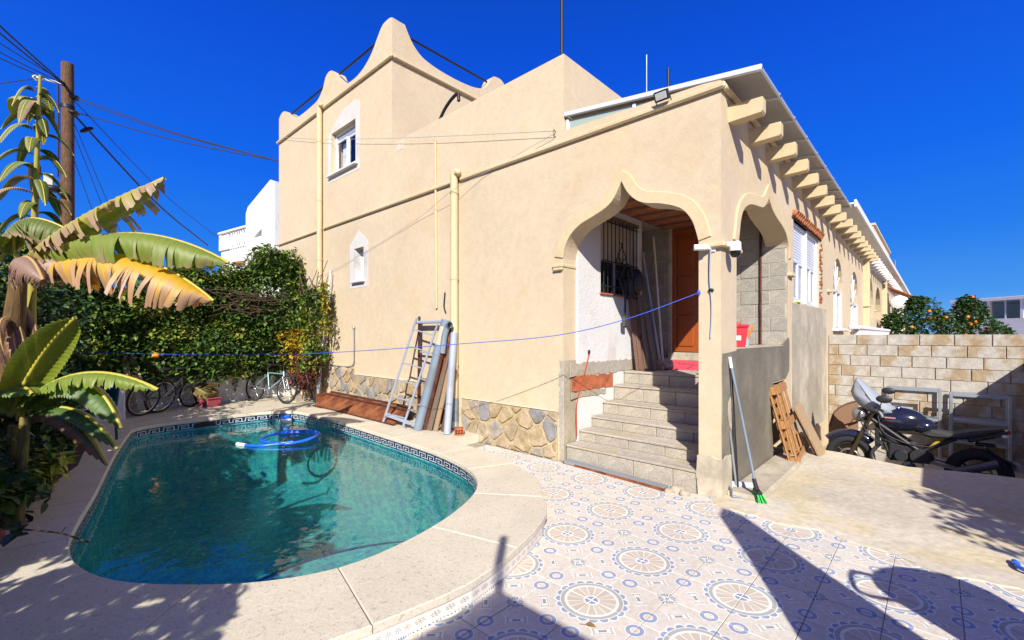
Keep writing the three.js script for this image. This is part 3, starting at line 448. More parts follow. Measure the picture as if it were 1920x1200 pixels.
  { // steps: a tread over facing blocks
    const hs = [.226, .368, .51, .678, .888, 1.069], body = mat([.58, .52, .43], { map: T.concrete, bumpMap: T.coarse, bumpScale: .008, roughness: 1 }), face = [mat([.50, .46, .40], { map: T.block, bumpMap: T.coarse, bumpScale: .006, roughness: 1 }), mat([.54, .49, .42], { map: T.block, bumpMap: T.coarse, bumpScale: .006, roughness: 1 })];
    hs.forEach((h, k) => { const z = -.013 - .29 * k, low = k ? hs[k - 1] : -.02, end = k < 5 ? z - .33 : -2.78, s = node('step', house);
      const tread = span(-1.872, -.222, h - .035, h, end, z + .018, .012), p = tread.attributes.position; for (let i = 0; i < p.count; i++) if (p.getZ(i) > z - .05) { p.setZ(i, p.getZ(i) + rr(-.006, .006)); } part('tread', [tread], body, s);
      part('core', [span(-1.87, -.225, low - .1, h - .036, end + .002, z - .02)], M.mortar, s);
      let x = -1.87 + (k & 1 ? -.22 : 0); while (x < -.24) { const a = Math.max(x, -1.87), b = Math.min(x + .46, -.225); if (b - a > .04) { const m = part('block', cbox(b - a - .006, h - .038 - low, .03, .005), (k === 4 && a > -1.4) ? pick([M.brickRed, M.cementPale]) : pick(face), s); m.position.set((a + b) / 2, (h - .036 + low) / 2, z - .005 + rr(-.003, .003)); } x += .46; } });
    part('metal_strip', [bar([-1.83, .03, .045], [-.50, .02, .135], .04, .10, [0, 0, 1])], M.galv, house); part('metal_strip', [bar([-1.86, .02, .075], [-.49, .012, .19], .03, .03, [0, 0, 1])], M.rust, house);
    part('rubble', [ball(.09, .05, .07, -.38, .02, .12, 7), ball(.06, .04, .05, -.29, .02, .17, 6), ball(.05, .03, .05, -.45, .01, .18, 6)], M.cementPale, house);
  }
  // rafters under the eaves and the clear roof over them
  const bg = (() => { const g = prism([[0, 0], [.31, .01], [.325, .03], [.325, .16], [0, .17]], .115, [], .004); g.translate(0, 0, -.0575); return metric(g); })();
  for (let k = 0; k < 9; k++) { const b = part('rafter_end', bg, M.trim, house); b.position.set(-.01, 3.76, -.27 - k * .706); }
  const roofY = x => 4.40 - (x + 1.87) * .135;
  const poly = mat([.50, .46, .39], { transmission: .5, roughness: .35, thickness: 0 });
  for (let k = 0; k < 9; k++) { const z0 = -.03 - k * .69, z1 = z0 - .66, g = prism([[-1.9, roofY(-1.9)], [.34, roofY(.34)], [.34, roofY(.34) + .012], [-1.9, roofY(-1.9) + .012]], .66); g.translate(0, 0, z1); part('roof_panel', metric(g), poly, house); }
  for (let k = 0; k < 10; k++) { const z = -.012 - k * .69, g = prism([[-1.9, roofY(-1.9) - .03], [.36, roofY(.36) - .03], [.36, roofY(.36) + .022], [-1.9, roofY(-1.9) + .022]], .035, [], .004); g.translate(0, 0, z - .0175); part('roof_bar', metric(g), k ? M.aluGrey : M.alu, house); }
  part('roof_bar', [bar([.35, roofY(.35) - .01, 0], [.35, roofY(.35) - .01, -6.2], .02, .035, [0, 1, 0])], M.aluGrey, house);
  part('side_glazing', [prism([[-1.86, 4.205], [-.98, 4.172], [-.98, roofY(-.98) - .06], [-1.86, roofY(-1.86) - .06]], .01).translate(0, 0, -.06), prism([[-.93, 4.172], [-.3, 4.15], [-.3, roofY(-.3) - .06], [-.93, roofY(-.93) - .06]], .01).translate(0, 0, -.06)], mat([.50, .60, .50], { roughness: .15, transmission: .35, thickness: 0 }), house);
  for (const x of [-1.88, -.955]) part('mullion', [span(x - .02, x + .02, 4.17, roofY(x) - .05, -.07, -.03, .004)], M.alu, house);
  // pipes
  for (const [x, top, bot] of [[-8.77, 6.85, .12], [-3.98, 4.14, .62]]) { const pmat = M.trim, d = node('downpipe', house); part('pipe', rod([x, bot, .075], [x, top, .075], .062, .062, 14), pmat, d); part('hopper', [cbox(.17, .12, .13, .03, x + .02, top, .06), ball(.05, .05, .05, x + .11, top - .01, .09, 8)], pmat, d); for (let y = bot + .5; y < top; y += 1.35) part('bracket', rod([x, y, .075], [x, y + .05, .075], .068, .068, 14), pmat, d); }
  part('pipe_shoe', [rod([-3.98, .26, .075], [-3.98, .62, .075], .066, .066, 14)], M.pvc, house); part('pipe_shoe', [rod([-3.98, .16, .075], [-3.98, .26, .075], .06, .06, 14)], M.aluGrey, house);
  part('conduit', [rod([-4.5, 2.05, .02], [-4.53, 4.85, .02], .02)], M.trim, house); part('conduit', [tube([[-8.36, .94, .03], [-7.45, .95, .03], [-7.28, 1.0, .03], [-7.26, 1.2, .03], [-7.26, 1.75, .03]], .014, 24, 6), ball(.03, .04, .03, -7.26, 1.76, .03, 8)], M.galv, house);
  part('cable_stub', tube([[-4.28, 2.3, .02], [-4.29, 2.05, .03], [-4.25, 1.98, .03]], .012, 10, 5), M.cable, house);
  // railings between the merlons
  for (const [a, b] of [[[-11.0, 7.42, -.1], [-8.62, 7.42, -.1]], [[-8.15, 7.42, -.1], [-6.3, 7.42, -.1]], [[-5.98, 7.42, -.4], [-5.98, 7.42, -2.55]]]) part('railing', rod(a, b, .022, .022, 8), M.iron, house);
  part('hose_bend', tube([[-5.0, 5.1, -.4], [-4.95, 5.45, -.4], [-4.7, 5.68, -.4], [-4.45, 5.75, -.4], [-4.43, 5.62, -.4]], .03, 20, 6), M.iron, house);
  for (const [x, y0, y1, z, r] of [[-2.2, 4.9, 8.6, -.35, .022], [-1.28, 4.2, 5.35, -1, .008], [-.98, 4.2, 5.05, -1, .02]]) part('mast', rod([x, y0, z], [x, y1, z], r, r, 6), r > .01 ? M.iron : M.galv, house);
  part('repair_patch', at(prism([[-5.72, 4.98], [-5.50, 4.99], [-5.49, 5.14], [-5.70, 5.15]], .004), 0, 0, -.001), M.stuccoPale, house);
  part('floor', [span(-11.2, -2.5, -.1, .0, -7.5, -.3)], M.mortar, house);
}

// ---------- neighbouring houses and walls ----------
function terrace(label, z0, z1, arches, opt = {}) {
  const t = thing('terrace_house', label, 'house', [0, 0, 0], 0, 'row of terraced houses along the drive');
  const holes = [], top = opt.top ?? 4.13, wallM = opt.mat ?? M.stucco;
  for (const a of arches) { const pts = [[a.z, a.y0], [a.z - a.w, a.y0], [a.z - a.w, a.y1 - a.w * .55]]; for (let k = 1; k < 14; k++) { const q = k / 14 * Math.PI; pts.push([a.z - a.w / 2 - Math.cos(q) * a.w / 2, a.y1 - a.w * .55 + Math.sin(q) ** .8 * a.w * .55]); } pts.push([a.z, a.y1 - a.w * .55]); holes.push(pts); }
  part('wall', sidePrism([[z0, -.6], [z0, top], [z1, top], [z1, -.6]], 0, .3, holes), wallM, t);
  part('end_wall', [span(-7, -.3, -.6, top, z1, z1 + .25)], wallM, t); part('roof', [span(-7, -.01, top - .3, top - .1, z1 + .26, z0 - .01)], M.mortar, t); part('inner_wall', [span(-1.2, -1.1, -.6, top - .31, z1 + .3, z0 - .02)], wallM, t);
  part('string_course', [cbox(.05, .07, z0 - z1, .015, .022, 4.045 + (opt.dy ?? 0), (z0 + z1) / 2)], M.trim, t);
  const bg = cbox(.35, .15, .115, .008), bm = opt.white ? M.whitePaint : M.trim; for (let z = z0 - .35, k = 0; z > z1; z -= .706, k++) { const b = part('rafter_end', bg, bm, t); b.position.set(.17, 3.84 + (opt.dy ?? 0), z); }
  part('eaves', [span(-.6, .42, 4.14, 4.17, z1 + .02, z0 - .02, .005), span(.40, .44, 4.08, 4.22, z1 + .02, z0 - .02, .005)], M.whitePaint, t);
  part('pilaster', [cbox(.16, top + .5, .3, .02, .06, top / 2 - .3, z1 + .2)], M.trim, t); part('capital', [cbox(.2, .06, .4, .015, .06, 2.47, z1 + .2)], M.trim, t);
  for (const a of arches) { if (a.open) { part('capital', cbox(.08, .05, .2, .01, .01, 2.47, a.z + .08), M.trim, t); continue; }
    const w = node('window', t), h = a.y1 - a.w * .55 - a.y0, s = .05; part('frame', [cbox(.06, h, s, .004, -.05, a.y0 + h / 2, a.z - s / 2), cbox(.06, h, s, .004, -.05, a.y0 + h / 2, a.z - a.w + s / 2), cbox(.06, h, s * 1.6, .004, -.05, a.y0 + h / 2, a.z - a.w / 2), cbox(.06, s, a.w - 2 * s, .004, -.05, a.y0 + h - s / 2, a.z - a.w / 2), cbox(.06, s, a.w - 2 * s, .004, -.05, a.y0 + s / 2, a.z - a.w / 2)], M.alu, w);
    part('pane', new THREE.PlaneGeometry(a.w, h).rotateY(Math.PI / 2).translate(-.07, a.y0 + h / 2, a.z - a.w / 2), M.glass, w);
    for (let k = 1; k < 6; k++) { const q = k / 6 * Math.PI; part('fan_bar', rod([-.05, a.y0 + h, a.z - a.w / 2], [-.05, a.y0 + h + Math.sin(q) * a.w * .5, a.z - a.w / 2 - Math.cos(q) * a.w * .48], .018, .018, 5), M.alu, w); }
    part('sill', cbox(.16, .06, a.w + .2, .01, .03, a.y0 - .03, a.z - a.w / 2), M.whitePaint, w); }
  return t;
}
terrace('cream terraced house with two tall white arched windows', -6.2, -12.5, [{ z: -6.75, w: 1.25, y0: 1.75, y1: 3.27 }, { z: -9.4, w: 1.5, y0: 1.75, y1: 3.27 }]);
const far1 = terrace('cream terraced house with two open porch arches and a roof tower', -12.5, -19.2, [{ z: -13.0, w: 2.2, y0: 2.2, y1: 3.5, open: 1 }, { z: -15.8, w: 2.3, y0: 2.2, y1: 3.4, open: 1 }], { white: 1 });
part('roof_tower', [span(-3.5, -.02, 4.14, 5.45, -23.0, -15.5)], M.stucco, far1); part('chimney_cap', [lathe([[0, .28], [.1, .2], [.06, .12], [.14, .06], [.14, 0]], 10).translate(-.3, 5.5, -15.8)], M.pvc, far1); part('tower_trim', [span(-3.55, .04, 5.44, 5.52, -23.05, -15.45, .01)], M.trim, far1);
const far2 = terrace('farthest terraced house, with brown awnings and pale walls', -19.2, -34, [{ z: -21, w: 2.2, y0: 2.2, y1: 3.3, open: 1 }, { z: -24.5, w: 2.2, y0: 2.2, y1: 3.3, open: 1 }], { white: 1, mat: M.stuccoPale });
part('awning', [at(cbox(.9, .05, 2.6, .02), .5, 3.4, -20.9, 0, 0, -.5), at(cbox(.7, .05, 2.2, .02), .4, 3.2, -25, 0, 0, -.4)], M.brickRed, far2); part('satellite_dish', [ball(.35, .35, .08, .35, 3.1, -22.8, 12)], M.whitePaint, far2); part('mast', rod([-.3, 4, -33], [-.3, 6.4, -33], .05, .05, 6), M.steel, far2);
{ // white pots and balusters on the neighbour's sill line
  const b = thing('balustrade', 'white balustrade of turned posts in front of the terraced house', 'balustrade', [.55, 0, -6.6]);
  const post = lathe([[.10, 0], [.10, .06], [.05, .12], [.09, .3], [.10, .42], [.045, .62], [.075, .72], [.09, .8]], 10);
  for (let k = 0; k < 30; k++) { const p = part('baluster', post, M.whitePaint, b); p.position.set(-.25, .92, -.9 - k * .34); }
  part('handrail', [cbox(.2, .09, 10.6, .02, -.25, 1.77, -5.9)], M.whitePaint, b); part('plinth', [cbox(.26, .95, 10.6, .02, -.25, .44, -5.9)], M.whitewash, b);
}
{ // block wall across the end of the drive
  const w = thing('block_wall', 'low wall of stained grey concrete blocks closing the drive', 'wall', [0, 0, -6.14]);
  const stain = [0, 1, 2, 3, 4].map(i => { const t = tex(256, (u, v) => { const s = smooth(.42, .72, N3(u + i * .2, v, 3, 5)) * (i === 4 ? .15 : 1), k = .78 + .16 * N1(u, v, 10, 4) + .16 * (N2(u, v, 70, 2) - .5); return [k * (1 - .10 * s), k * (1 - .19 * s), k * (1 - .32 * s)]; }, .47 + i * .05); return mat([.56, .52, .46], { map: t, bumpMap: T.coarse, bumpScale: .006, roughness: .97 }); });
  part('mortar_core', [span(-.02, 3.2, -.6, 1.612, -.16, -.012)], mat([.52, .46, .36], { map: T.concrete, roughness: 1 }), w);
  for (let r = 0; r < 11; r++) { let x = .01 - (r & 1 ? .24 : 0) - [0, .05, .1][r % 3]; const y = 1.62 - (r + 1) * .197; while (x < 3.15) { const a = Math.max(x, .01), b = Math.min(x + .435, 3.18); if (b - a > .06) { const g = cbox(b - a - .006, .190, .04, .004); metric(g, rr(0, 2), rr(0, 2)); const m = part('block', g, pick(stain), w); m.position.set((a + b) / 2, y + .097, -.014 + rr(-.003, .003)); m.rotation.z = rr(-.004, .004); } x += .444; } }
  const s = thing('boundary_wall', 'tall rendered boundary wall on the right of the drive, shading the motorcycle', 'wall', [3.09, 0, -2.4]);
  part('wall', [span(0, .18, -.6, 1.62, -3.72, 2.6)], M.cementPale, s); part('wall_cap', [cbox(.24, .05, 6.3, .01, .09, 1.64, -.55)], M.cementPale, s);
}
{ // low white wall at the far end of the pool
  const w = thing('garden_wall', 'low whitewashed wall behind the pool with ivy spilling over', 'wall', [-10.0, 0, 0]);
  const g = prism([[-.02, 0], [-.02, .74], [-1.0, .66], [-2.4, .72], [-5.4, .8], [-5.4, 0]].map(p => [-p[0], p[1]]), .2, [], .01); g.rotateY(-Math.PI / 2); part('wall', metric(g), M.whitewash, w);
  const b = thing('shed_wall', 'short pale rendered wall stub beside the leaning planks', 'wall', [-8.9, .12, 3.75]); part('wall', [cbox(.2, .72, .55, .015, 0, .36, 0)], M.whitewash, b);
}
{ // white house behind the garden
  const b = thing('white_villa', 'white villa with roof terrace balustrade beyond the ivy hedge', 'house', [-25.3, -.6, -3.1], .15);
  part('wall', [span(-2.3, 4.2, -1, 6.9, -9, 0), span(1.2, 9, -1, 5.6, -9.5, .6)], M.whitewash, b);
  const g = prism([[1.55, 6.0], [4.3, 5.4], [4.3, 9.4], [3.9, 9.55], [1.75, 8.6], [1.55, 8.3]], .3, [[[2.2, 7.0], [3.1, 7.0], [3.1, 7.35], [2.2, 6.95]]]); g.translate(0, 0, .2); part('gable_wall', g, M.whitewash, b);
  part('parapet', [span(-2.35, -2.1, 6.9, 7.75, -9, .1), span(-2.1, -1.2, 6.9, 7.7, -.2, .1), span(-2.4, 4.2, 7.8, 7.92, -.25, .15, .02)], M.whitePaint, b);
  const post = lathe([[.09, 0], [.05, .12], [.10, .4], [.05, .75], [.09, .9]], 8); for (let k = 0; k < 10; k++) { const p = part('baluster', post, M.whitePaint, b); p.position.set(-1.05 + k * .26, 6.9, 0); }
  part('string_line', [at(cbox(8, .05, .06, .01), 5.2, 5.55, .62)], M.pvc, b);
  part('small_roof', [cbox(.9, .18, .3, .05, .0, 6.0, .15)], M.terracotta, b); part('window', [cbox(.3, .9, .06, .01, .55, 5.4, .0)], M.pvc, b); part('roof_shade', [span(4.4, 6.8, 8.2, 8.9, -2, -1.8, .02)], M.rustDark, b);
}
{ const b = thing('glazed_villa', 'white building with a row of wide windows beyond the orange tree', 'house', [2.6, 0, -49], -.75);
  part('wall', [span(0, 14, -1, 2.9, -8, 0), span(0, 14, 4.3, 4.55, -8, .15, .02), span(0, .5, 2.9, 4.3, -8, 0)], M.whitePaint, b);
  for (let k = 0; k < 6; k++) { const x = .5 + k * 2.2; part('post', [span(x, x + .2, 2.9, 4.3, -.2, 0)], M.whitePaint, b); const w = node('window', b); part('pane', new THREE.PlaneGeometry(2, 1.4).translate(x + 1.2, 3.6, -.12), M.glass, w); part('mullion', [span(x + 1.15, x + 1.23, 2.9, 4.3, -.16, -.06)], M.aluGrey, w); }
  part('back', [span(0, 14, 2.9, 4.3, -8, -7.8)], M.stuccoPale, b);
}

// ---------- plants ----------
const leafGeo = (() => { // pointed leaf folded along its midrib, 1 long
  const g = new THREE.BufferGeometry(), v = [[0, 0, 0], [.35, .06, .3], [1, -.04, 0], [.35, .06, -.3], [.45, 0, 0], [.75, .03, .2], [.75, .03, -.2]];
  const f = [[0, 1, 4], [1, 5, 4], [4, 5, 2], [0, 4, 3], [3, 4, 6], [4, 2, 6]], pos = []; for (const t of f) for (const i of t) pos.push(...v[i]);
  g.setAttribute('position', new THREE.Float32BufferAttribute(pos, 3)); g.computeVertexNormals(); return plain(g);
})();
const leafMat = (o = {}) => mat([1, 1, 1], { roughness: .5, transmission: .32, thickness: 0, side: THREE.DoubleSide, specularIntensity: .6, ...o });
const LM = { ivy: leafMat({ roughness: .5 }), dull: leafMat({ roughness: .7 }) };
const cols = a => a.map(c => new THREE.Color().setRGB(...c));
const C = {
  ivy: cols([[.05, .105, .016], [.07, .145, .02], [.10, .19, .025], [.035, .08, .015], [.15, .24, .03]]),
  dark: cols([[.02, .05, .012], [.03, .07, .015], [.045, .095, .02]]),
  gold: cols([[.52, .36, .015], [.46, .34, .02], [.28, .30, .03], [.60, .28, .012]]),
  lime: cols([[.16, .24, .03], [.22, .28, .03], [.10, .19, .025], [.28, .28, .04]]),
  red: cols([[.22, .025, .02], [.15, .018, .02], [.30, .05, .02], [.10, .03, .015]]),
  citrus: cols([[.022, .06, .012], [.035, .085, .015], [.05, .11, .02]]),
};
function leaves(name, parent, n, place, colors, material, size = [.06, .11]) {
  const m = new THREE.InstancedMesh(leafGeo, material, n); m.name = name; m.castShadow = m.receiveShadow = true; const d = new THREE.Object3D();
  for (let i = 0; i < n; i++) { const p = place(i); d.position.set(p[0], p[1], p[2]); d.rotation.set(rr(-.7, .7), rnd() * 6.283, rr(-1.1, .35)); d.scale.setScalar(rr(...size) * (p[3] ?? 1)); d.updateMatrix(); m.setMatrixAt(i, d.matrix); m.setColorAt(i, pick(p[4] ?? colors).clone().multiplyScalar(rr(.8, 1.2))); }
  m.userData.kind = 'stuff'; parent.add(m); return m;
}
const clump = (cs) => { const c = pick(cs), a = rnd() * 6.283, b = Math.acos(rr(-1, 1)), r = c[3] * (.72 + .28 * Math.cbrt(rnd())); return [c[0] + r * Math.sin(b) * Math.cos(a), c[1] + r * Math.cos(b) * (c[4] ?? 1), c[2] + r * Math.sin(b) * Math.sin(a)]; };
{ // ivy over the far wall
  const h = thing('ivy_hedge', 'dense dark green ivy hedge draped over the white wall behind the pool', 'hedge', [-10, 0, 0]);
  const top = z => 3.05 + .35 * Math.sin(z * 1.3 + .6) + .25 * Math.sin(z * 3.1) - (z < 2.2 ? .02 : 0), bulge = (y, z) => .0 + .9 * N1(z * .075 + .1, y * .09 + .2, 16, 3) - .25 * clamp((y - 2.4)) - (y < 1.0 ? .28 * (1 - y) : 0);
  leaves('foliage', h, 30000, () => { const z = rr(.05, 5.6), t = top(z), y = .62 + (t - .62) * Math.pow(rnd(), .8), deep = Math.pow(rnd(), 2.6) * .55; return [bulge(y, z) - deep + rr(-.05, .05), y, z, 1, N2(z * .13, y * .15, 16, 2) > .58 ? C.lime : null]; }, C.ivy, LM.ivy, [.045, .13]);
  leaves('crest_foliage', h, 10500, () => { const z = rnd() < .45 ? rr(.0, 2.4) : rr(.02, 5.4); return [rr(-.8, .35), top(z) - .2 + rr(-.45, .32) + .15 * Math.sin(z * 9), z]; }, [...C.ivy, ...C.lime], LM.ivy, [.06, .12]);
  for (let k = 0; k < 9; k++) { const z = pick([.55, .6, 1.05, 1.1, 1.5, .8]) + rr(-.05, .05), y0 = .72; leaves('trailing_shoot', h, 16, i => [.04 + rr(0, .05), y0 - i * rr(.02, .026), z + .03 * Math.sin(i)], C.dark, LM.ivy, [.05, .08]); }
  for (let k = 0; k < 60; k++) { const z = rr(.1, 1.6), y = rr(2.05, 2.55); part('bare_twig', tube([[.35 + rr(0, .25), y, z], [.5 + rr(-.1, .15), y + rr(-.15, .2), z + rr(.2, .4)], [.4 + rr(-.1, .25), y + rr(-.25, .25), z + rr(.5, .8)]], rr(.004, .010), 8, 4), M.trunk, h); }
  part('light_block_panel', [span(-.8, -.74, .0, 2.55, .0, 5.6)], M.board, h);  // added panel behind the ivy, blocks light through the leaves
}
{ const v = thing('golden_vine', 'golden and green climbing vine at the corner by the downpipe', 'vine', [-8.95, 0, .42]);
  const cl = []; for (let k = 0; k < 60; k++) { const y = rr(.95, 2.6); cl.push([rr(-.75, .75) * (y < 2 ? 1 : .75) + (y > 1.9 ? .35 : 0), y, rr(-.2, .18), rr(.12, .24)]); }
  leaves('foliage', v, 4600, () => { const p = clump(cl); const t = N1(p[0] * .2 + .3, p[1] * .2, 16, 3); return [...p, 1, p[1] < 1.75 && p[0] < .35 && t > .34 ? C.gold : t > .46 ? C.lime : C.ivy]; }, C.ivy, LM.ivy, [.05, .1]);
  leaves('wall_climber', v, 700, () => { const y = rr(1.6, 2.75); return [.9 + rr(-.3, .3) * (2.9 - y), y, -.2 + rr(0, .18)]; }, [...C.lime, ...C.gold], LM.ivy, [.05, .09]);
  for (let k = 0; k < 14; k++) part('stem', tube([[rr(-.6, .8), .2, rr(-.1, .1)], [rr(-.6, .8), 1.2, rr(-.2, .1)], [rr(-.5, .9), 2.0, rr(-.25, .0)], [rr(-.7, 1.0), rr(2.5, 3.4), -.22]], rr(.006, .014), 16, 5), M.trunk, v);
}
{ const v = thing('red_creeper', 'dark red autumn creeper hanging low beside the bicycle', 'vine', [-9.1, 0, .25]);
  const cl = []; for (let k = 0; k < 40; k++) cl.push([rr(-.4, .85), rr(.42, 1.15), rr(-.05, .22), rr(.08, .17)]);
  leaves('foliage', v, 2200, () => clump(cl), C.red, LM.dull, [.05, .09]);
  for (let k = 0; k < 6; k++) part('stem', tube([[rr(-.4, .6), .12, 0], [rr(-.4, .6), .5, .05], [rr(-.4, .6), .95, 0]], .007, 10, 4), M.trunk, v);
}
// banana leaves: a bent midrib with two blades, whole or torn into drooping strips
function bananaLeaf(parent, A, B, Cc, width, o = {}) {
  const curve = new THREE.QuadraticBezierCurve3(V(...A), V(...B), V(...Cc)), n = 72, pos = [], col = [], green = new THREE.Color().setRGB(...(o.green ?? [.17, .22, .018])), mid = new THREE.Color().setRGB(...(o.mid ?? [.30, .30, .02])), dry = new THREE.Color().setRGB(...(o.dry ?? [.42, .27, .16])), c = new THREE.Color();
  const P = [], S = [], D = []; for (let i = 0; i <= n; i++) { const t = i / n, p = curve.getPoint(t), tg = curve.getTangent(t), s = tg.clone().cross(V(0, 1, 0)).normalize(), up = s.clone().cross(tg).normalize(); if (o.roll) { s.applyAxisAngle(tg, o.roll); up.applyAxisAngle(tg, o.roll); } P.push(p); S.push(s); D.push(up); }
  const w = t => width * Math.pow(Math.sin(Math.PI * clamp(.04 + t * .94)), .55) * (t > .88 ? Math.sqrt((1.0 - t) / .12) * .9 + .1 : 1) * (t < .12 ? t / .12 * .8 + .2 : 1);
  for (const side of [-1, 1]) {
    let i = Math.round(n * .06); while (i < n) {
      const len = o.torn ? Math.round(rr(.8, o.torn > .7 ? 4 : 7)) : n, j = Math.min(n, i + len), dvar = o.torn ? rr(-.15, .4) : 0, cut = o.torn ? (rnd() < (o.lost ?? 0) ? rr(.4, .75) : rr(.86, 1.06)) : 1, m = 7, fade = rr(-.07, .07), twist = o.torn ? rr(-.25, .25) : 0;
      const pt = (k, u) => { const t = k / n, sep = smooth(.45, 1, u), W = w(t) * lerp(1, cut, sep), a = ((o.droop ?? .35) + dvar * sep) * u * 1.6, out = W * (Math.sin(Math.min(a, 2.6)) / Math.max(a, .001)) * u * (o.torn ? 1 : 1), dn = W * u * (1 - Math.cos(Math.min(a, 2.6))) / Math.max(a, .001) + (o.hang ?? 0) * W * u * u; const shrink = o.torn ? ((k - (i + j) / 2) * -.14 * sep) / n * curve.getLength() : 0; const q = P[k].clone().addScaledVector(S[k], side * out).addScaledVector(D[k], -dn + (o.vee ?? .1) * W * u * (1 - u)); const tg = P[Math.min(n, k + 1)].clone().sub(P[Math.max(0, k - 1)]).normalize(); q.addScaledVector(tg, shrink + W * u * .18 + twist * sep * W * .5); q.y += (o.ripple ?? .012) * Math.sin(k * 2.1 + side) * u; return q; };
      const cc = (k, u) => { const e = (o.dryness ?? 0) * 1.35 - (1 - u) * 1.1 + fade * 1.4 + (N1(k * .043, u * .3 + side, 16, 3) - .5) * .7 + (k / n > .9 ? .35 * (o.dryness ?? 0) : 0); c.copy(green).lerp(mid, clamp((o.yellow ?? 0) * (1 - u * .3) + (N2(k * .06, u * .4, 16, 2) - .4) * .6)); return c.lerp(dry, smooth(.0, .55, e)); };
      for (let k = i; k < j; k++) for (let q = 0; q < m; q++) { const u0 = q / m, u1 = (q + 1) / m, a = pt(k, u0), b = pt(k + 1, u0), d = pt(k, u1), e = pt(k + 1, u1); for (const [p, kk, uu] of [[a, k, u0], [b, k + 1, u0], [e, k + 1, u1], [a, k, u0], [e, k + 1, u1], [d, k, u1]]) { pos.push(p.x, p.y, p.z); const x = cc(kk, uu); col.push(x.r, x.g, x.b); } }
      i = j;
    }
  }
  const g = new THREE.BufferGeometry(); g.setAttribute('position', new THREE.Float32BufferAttribute(pos, 3)); g.setAttribute('color', new THREE.Float32BufferAttribute(col, 3)); g.computeVertexNormals();
  const leaf = part('leaf', toCreasedNormals(plain(g), 1.0), bananaMat, parent);
  part('midrib', new THREE.TubeGeometry(curve, 20, o.rib ?? .014, 6), o.ribMat ?? ribMat, leaf); return leaf;
}
const bananaMat = mat([1, 1, 1], { vertexColors: true, roughness: .55, transmission: .4, thickness: 0, side: THREE.DoubleSide }), ribMat = mat([.42, .36, .05], { roughness: .5 }), ribDry = mat([.40, .25, .10], { roughness: .8 });
{ // tall banana plant with ragged sunlit leaves
  const b = thing('banana_plant', 'tall banana plant with ragged yellow leaves arching over the pool', 'banana plant', [-4.85, .12, 4.72]);
  const X = 4.85, Y = -.12, Z = -4.72, L = (p) => [p[0] + X, p[1] + Y, p[2] + Z];
  part('trunk', [rod([0, 0, 0], [.0, 1.5, .02], .10, .085, 10), rod([0, 1.5, .02], [.06, 2.2, -.03], .085, .05, 10)], mat([.20, .12, .04], { map: T.bark, bumpMap: T.bark, bumpScale: .01 }), b);
  for (let k = 0; k < 7; k++) bananaLeaf(b, [rr(-.04, .04), 1.4 + rr(-.1, .5), rr(-.04, .04)], [rr(-.2, .3), 1.7, rr(-.25, .2)], [rr(-.1, .28), .6 + rr(0, .4), rr(-.25, .12)], .07, { torn: .9, dryness: 1.3, droop: .9, dry: [.26, .14, .08], ribMat: ribDry, rib: .008 });
  bananaLeaf(b, L([-4.80, 2.28, 4.69]), L([-4.42, 2.72, 4.32]), L([-3.80, 3.09, 3.76]), .31, { torn: .9, lost: .5, dryness: .46, droop: .75, hang: .25, yellow: .8, green: [.30, .33, .02], mid: [.48, .42, .02], rib: .018 });
  bananaLeaf(b, L([-4.72, 2.30, 4.60]), L([-4.05, 2.84, 4.0]), L([-3.37, 2.29, 3.34]), .34, { torn: .6, dryness: .16, droop: .95, hang: .2, yellow: .35, green: [.17, .26, .02] });
  bananaLeaf(b, L([-4.70, 2.22, 4.58]), L([-4.02, 2.62, 3.98]), L([-3.48, 1.93, 3.44]), .40, { torn: .9, lost: .3, dryness: .48, droop: .95, hang: .35, yellow: 1, mid: [.74, .42, .01], green: [.62, .40, .01], dry: [.50, .29, .16] });
  bananaLeaf(b, L([-4.85, 2.3, 4.72]), L([-4.75, 2.95, 4.8]), L([-4.50, 2.55, 4.30]), .28, { torn: .6, dryness: .3, droop: 1.1, hang: .5, yellow: .3, green: [.09, .15, .015] });
  bananaLeaf(b, L([-4.85, 2.2, 4.72]), L([-4.6, 2.4, 4.5]), L([-4.42, 2.28, 4.42]), .20, { torn: .9, dryness: 1.1, droop: 1.2, hang: .6, dry: [.44, .28, .19], ribMat: ribDry });
  bananaLeaf(b, L([-4.85, 2.2, 4.74]), L([-4.6, 2.5, 4.65]), L([-4.35, 2.1, 4.55]), .22, { torn: .9, dryness: 1.2, droop: 1.2, hang: .6, dry: [.34, .20, .14], ribMat: ribDry });
}
{ // slim shoot rising above it
  const b = thing('flowering_stalk', 'slim upright stalk with narrow drooping leaves above the banana plant', 'plant', [-5.02, .12, 4.62]);
  part('stem', [rod([0, 0, 0], [.03, 1.8, 0], .05, .035, 8), rod([.03, 1.8, 0], [.09, 4.05, -.06], .035, .012, 8)], mat([.30, .26, .05]), b);
  for (let k = 0; k < 34; k++) { const y = 2.35 + k * .048, a = k * 2.4, r = rr(.2, .36) * (1.25 - k * .015); bananaLeaf(b, [.05, y, -.03], [.05 + Math.cos(a) * r * .6, y + .12, -.03 + Math.sin(a) * r * .6], [.05 + Math.cos(a) * r, y - rr(.1, .3), -.03 + Math.sin(a) * r], .05, { droop: .4, torn: 0, dryness: rnd() < .15 ? .6 : 0, green: [.07, .14, .015], yellow: rnd() * .6, rib: .005 }); }
  bananaLeaf(b, [.08, 3.75, -.05], [-.1, 3.98, -.0], [-.35, 3.72, .1], .16, { droop: .5, yellow: .8, green: [.2, .22, .02] });
}
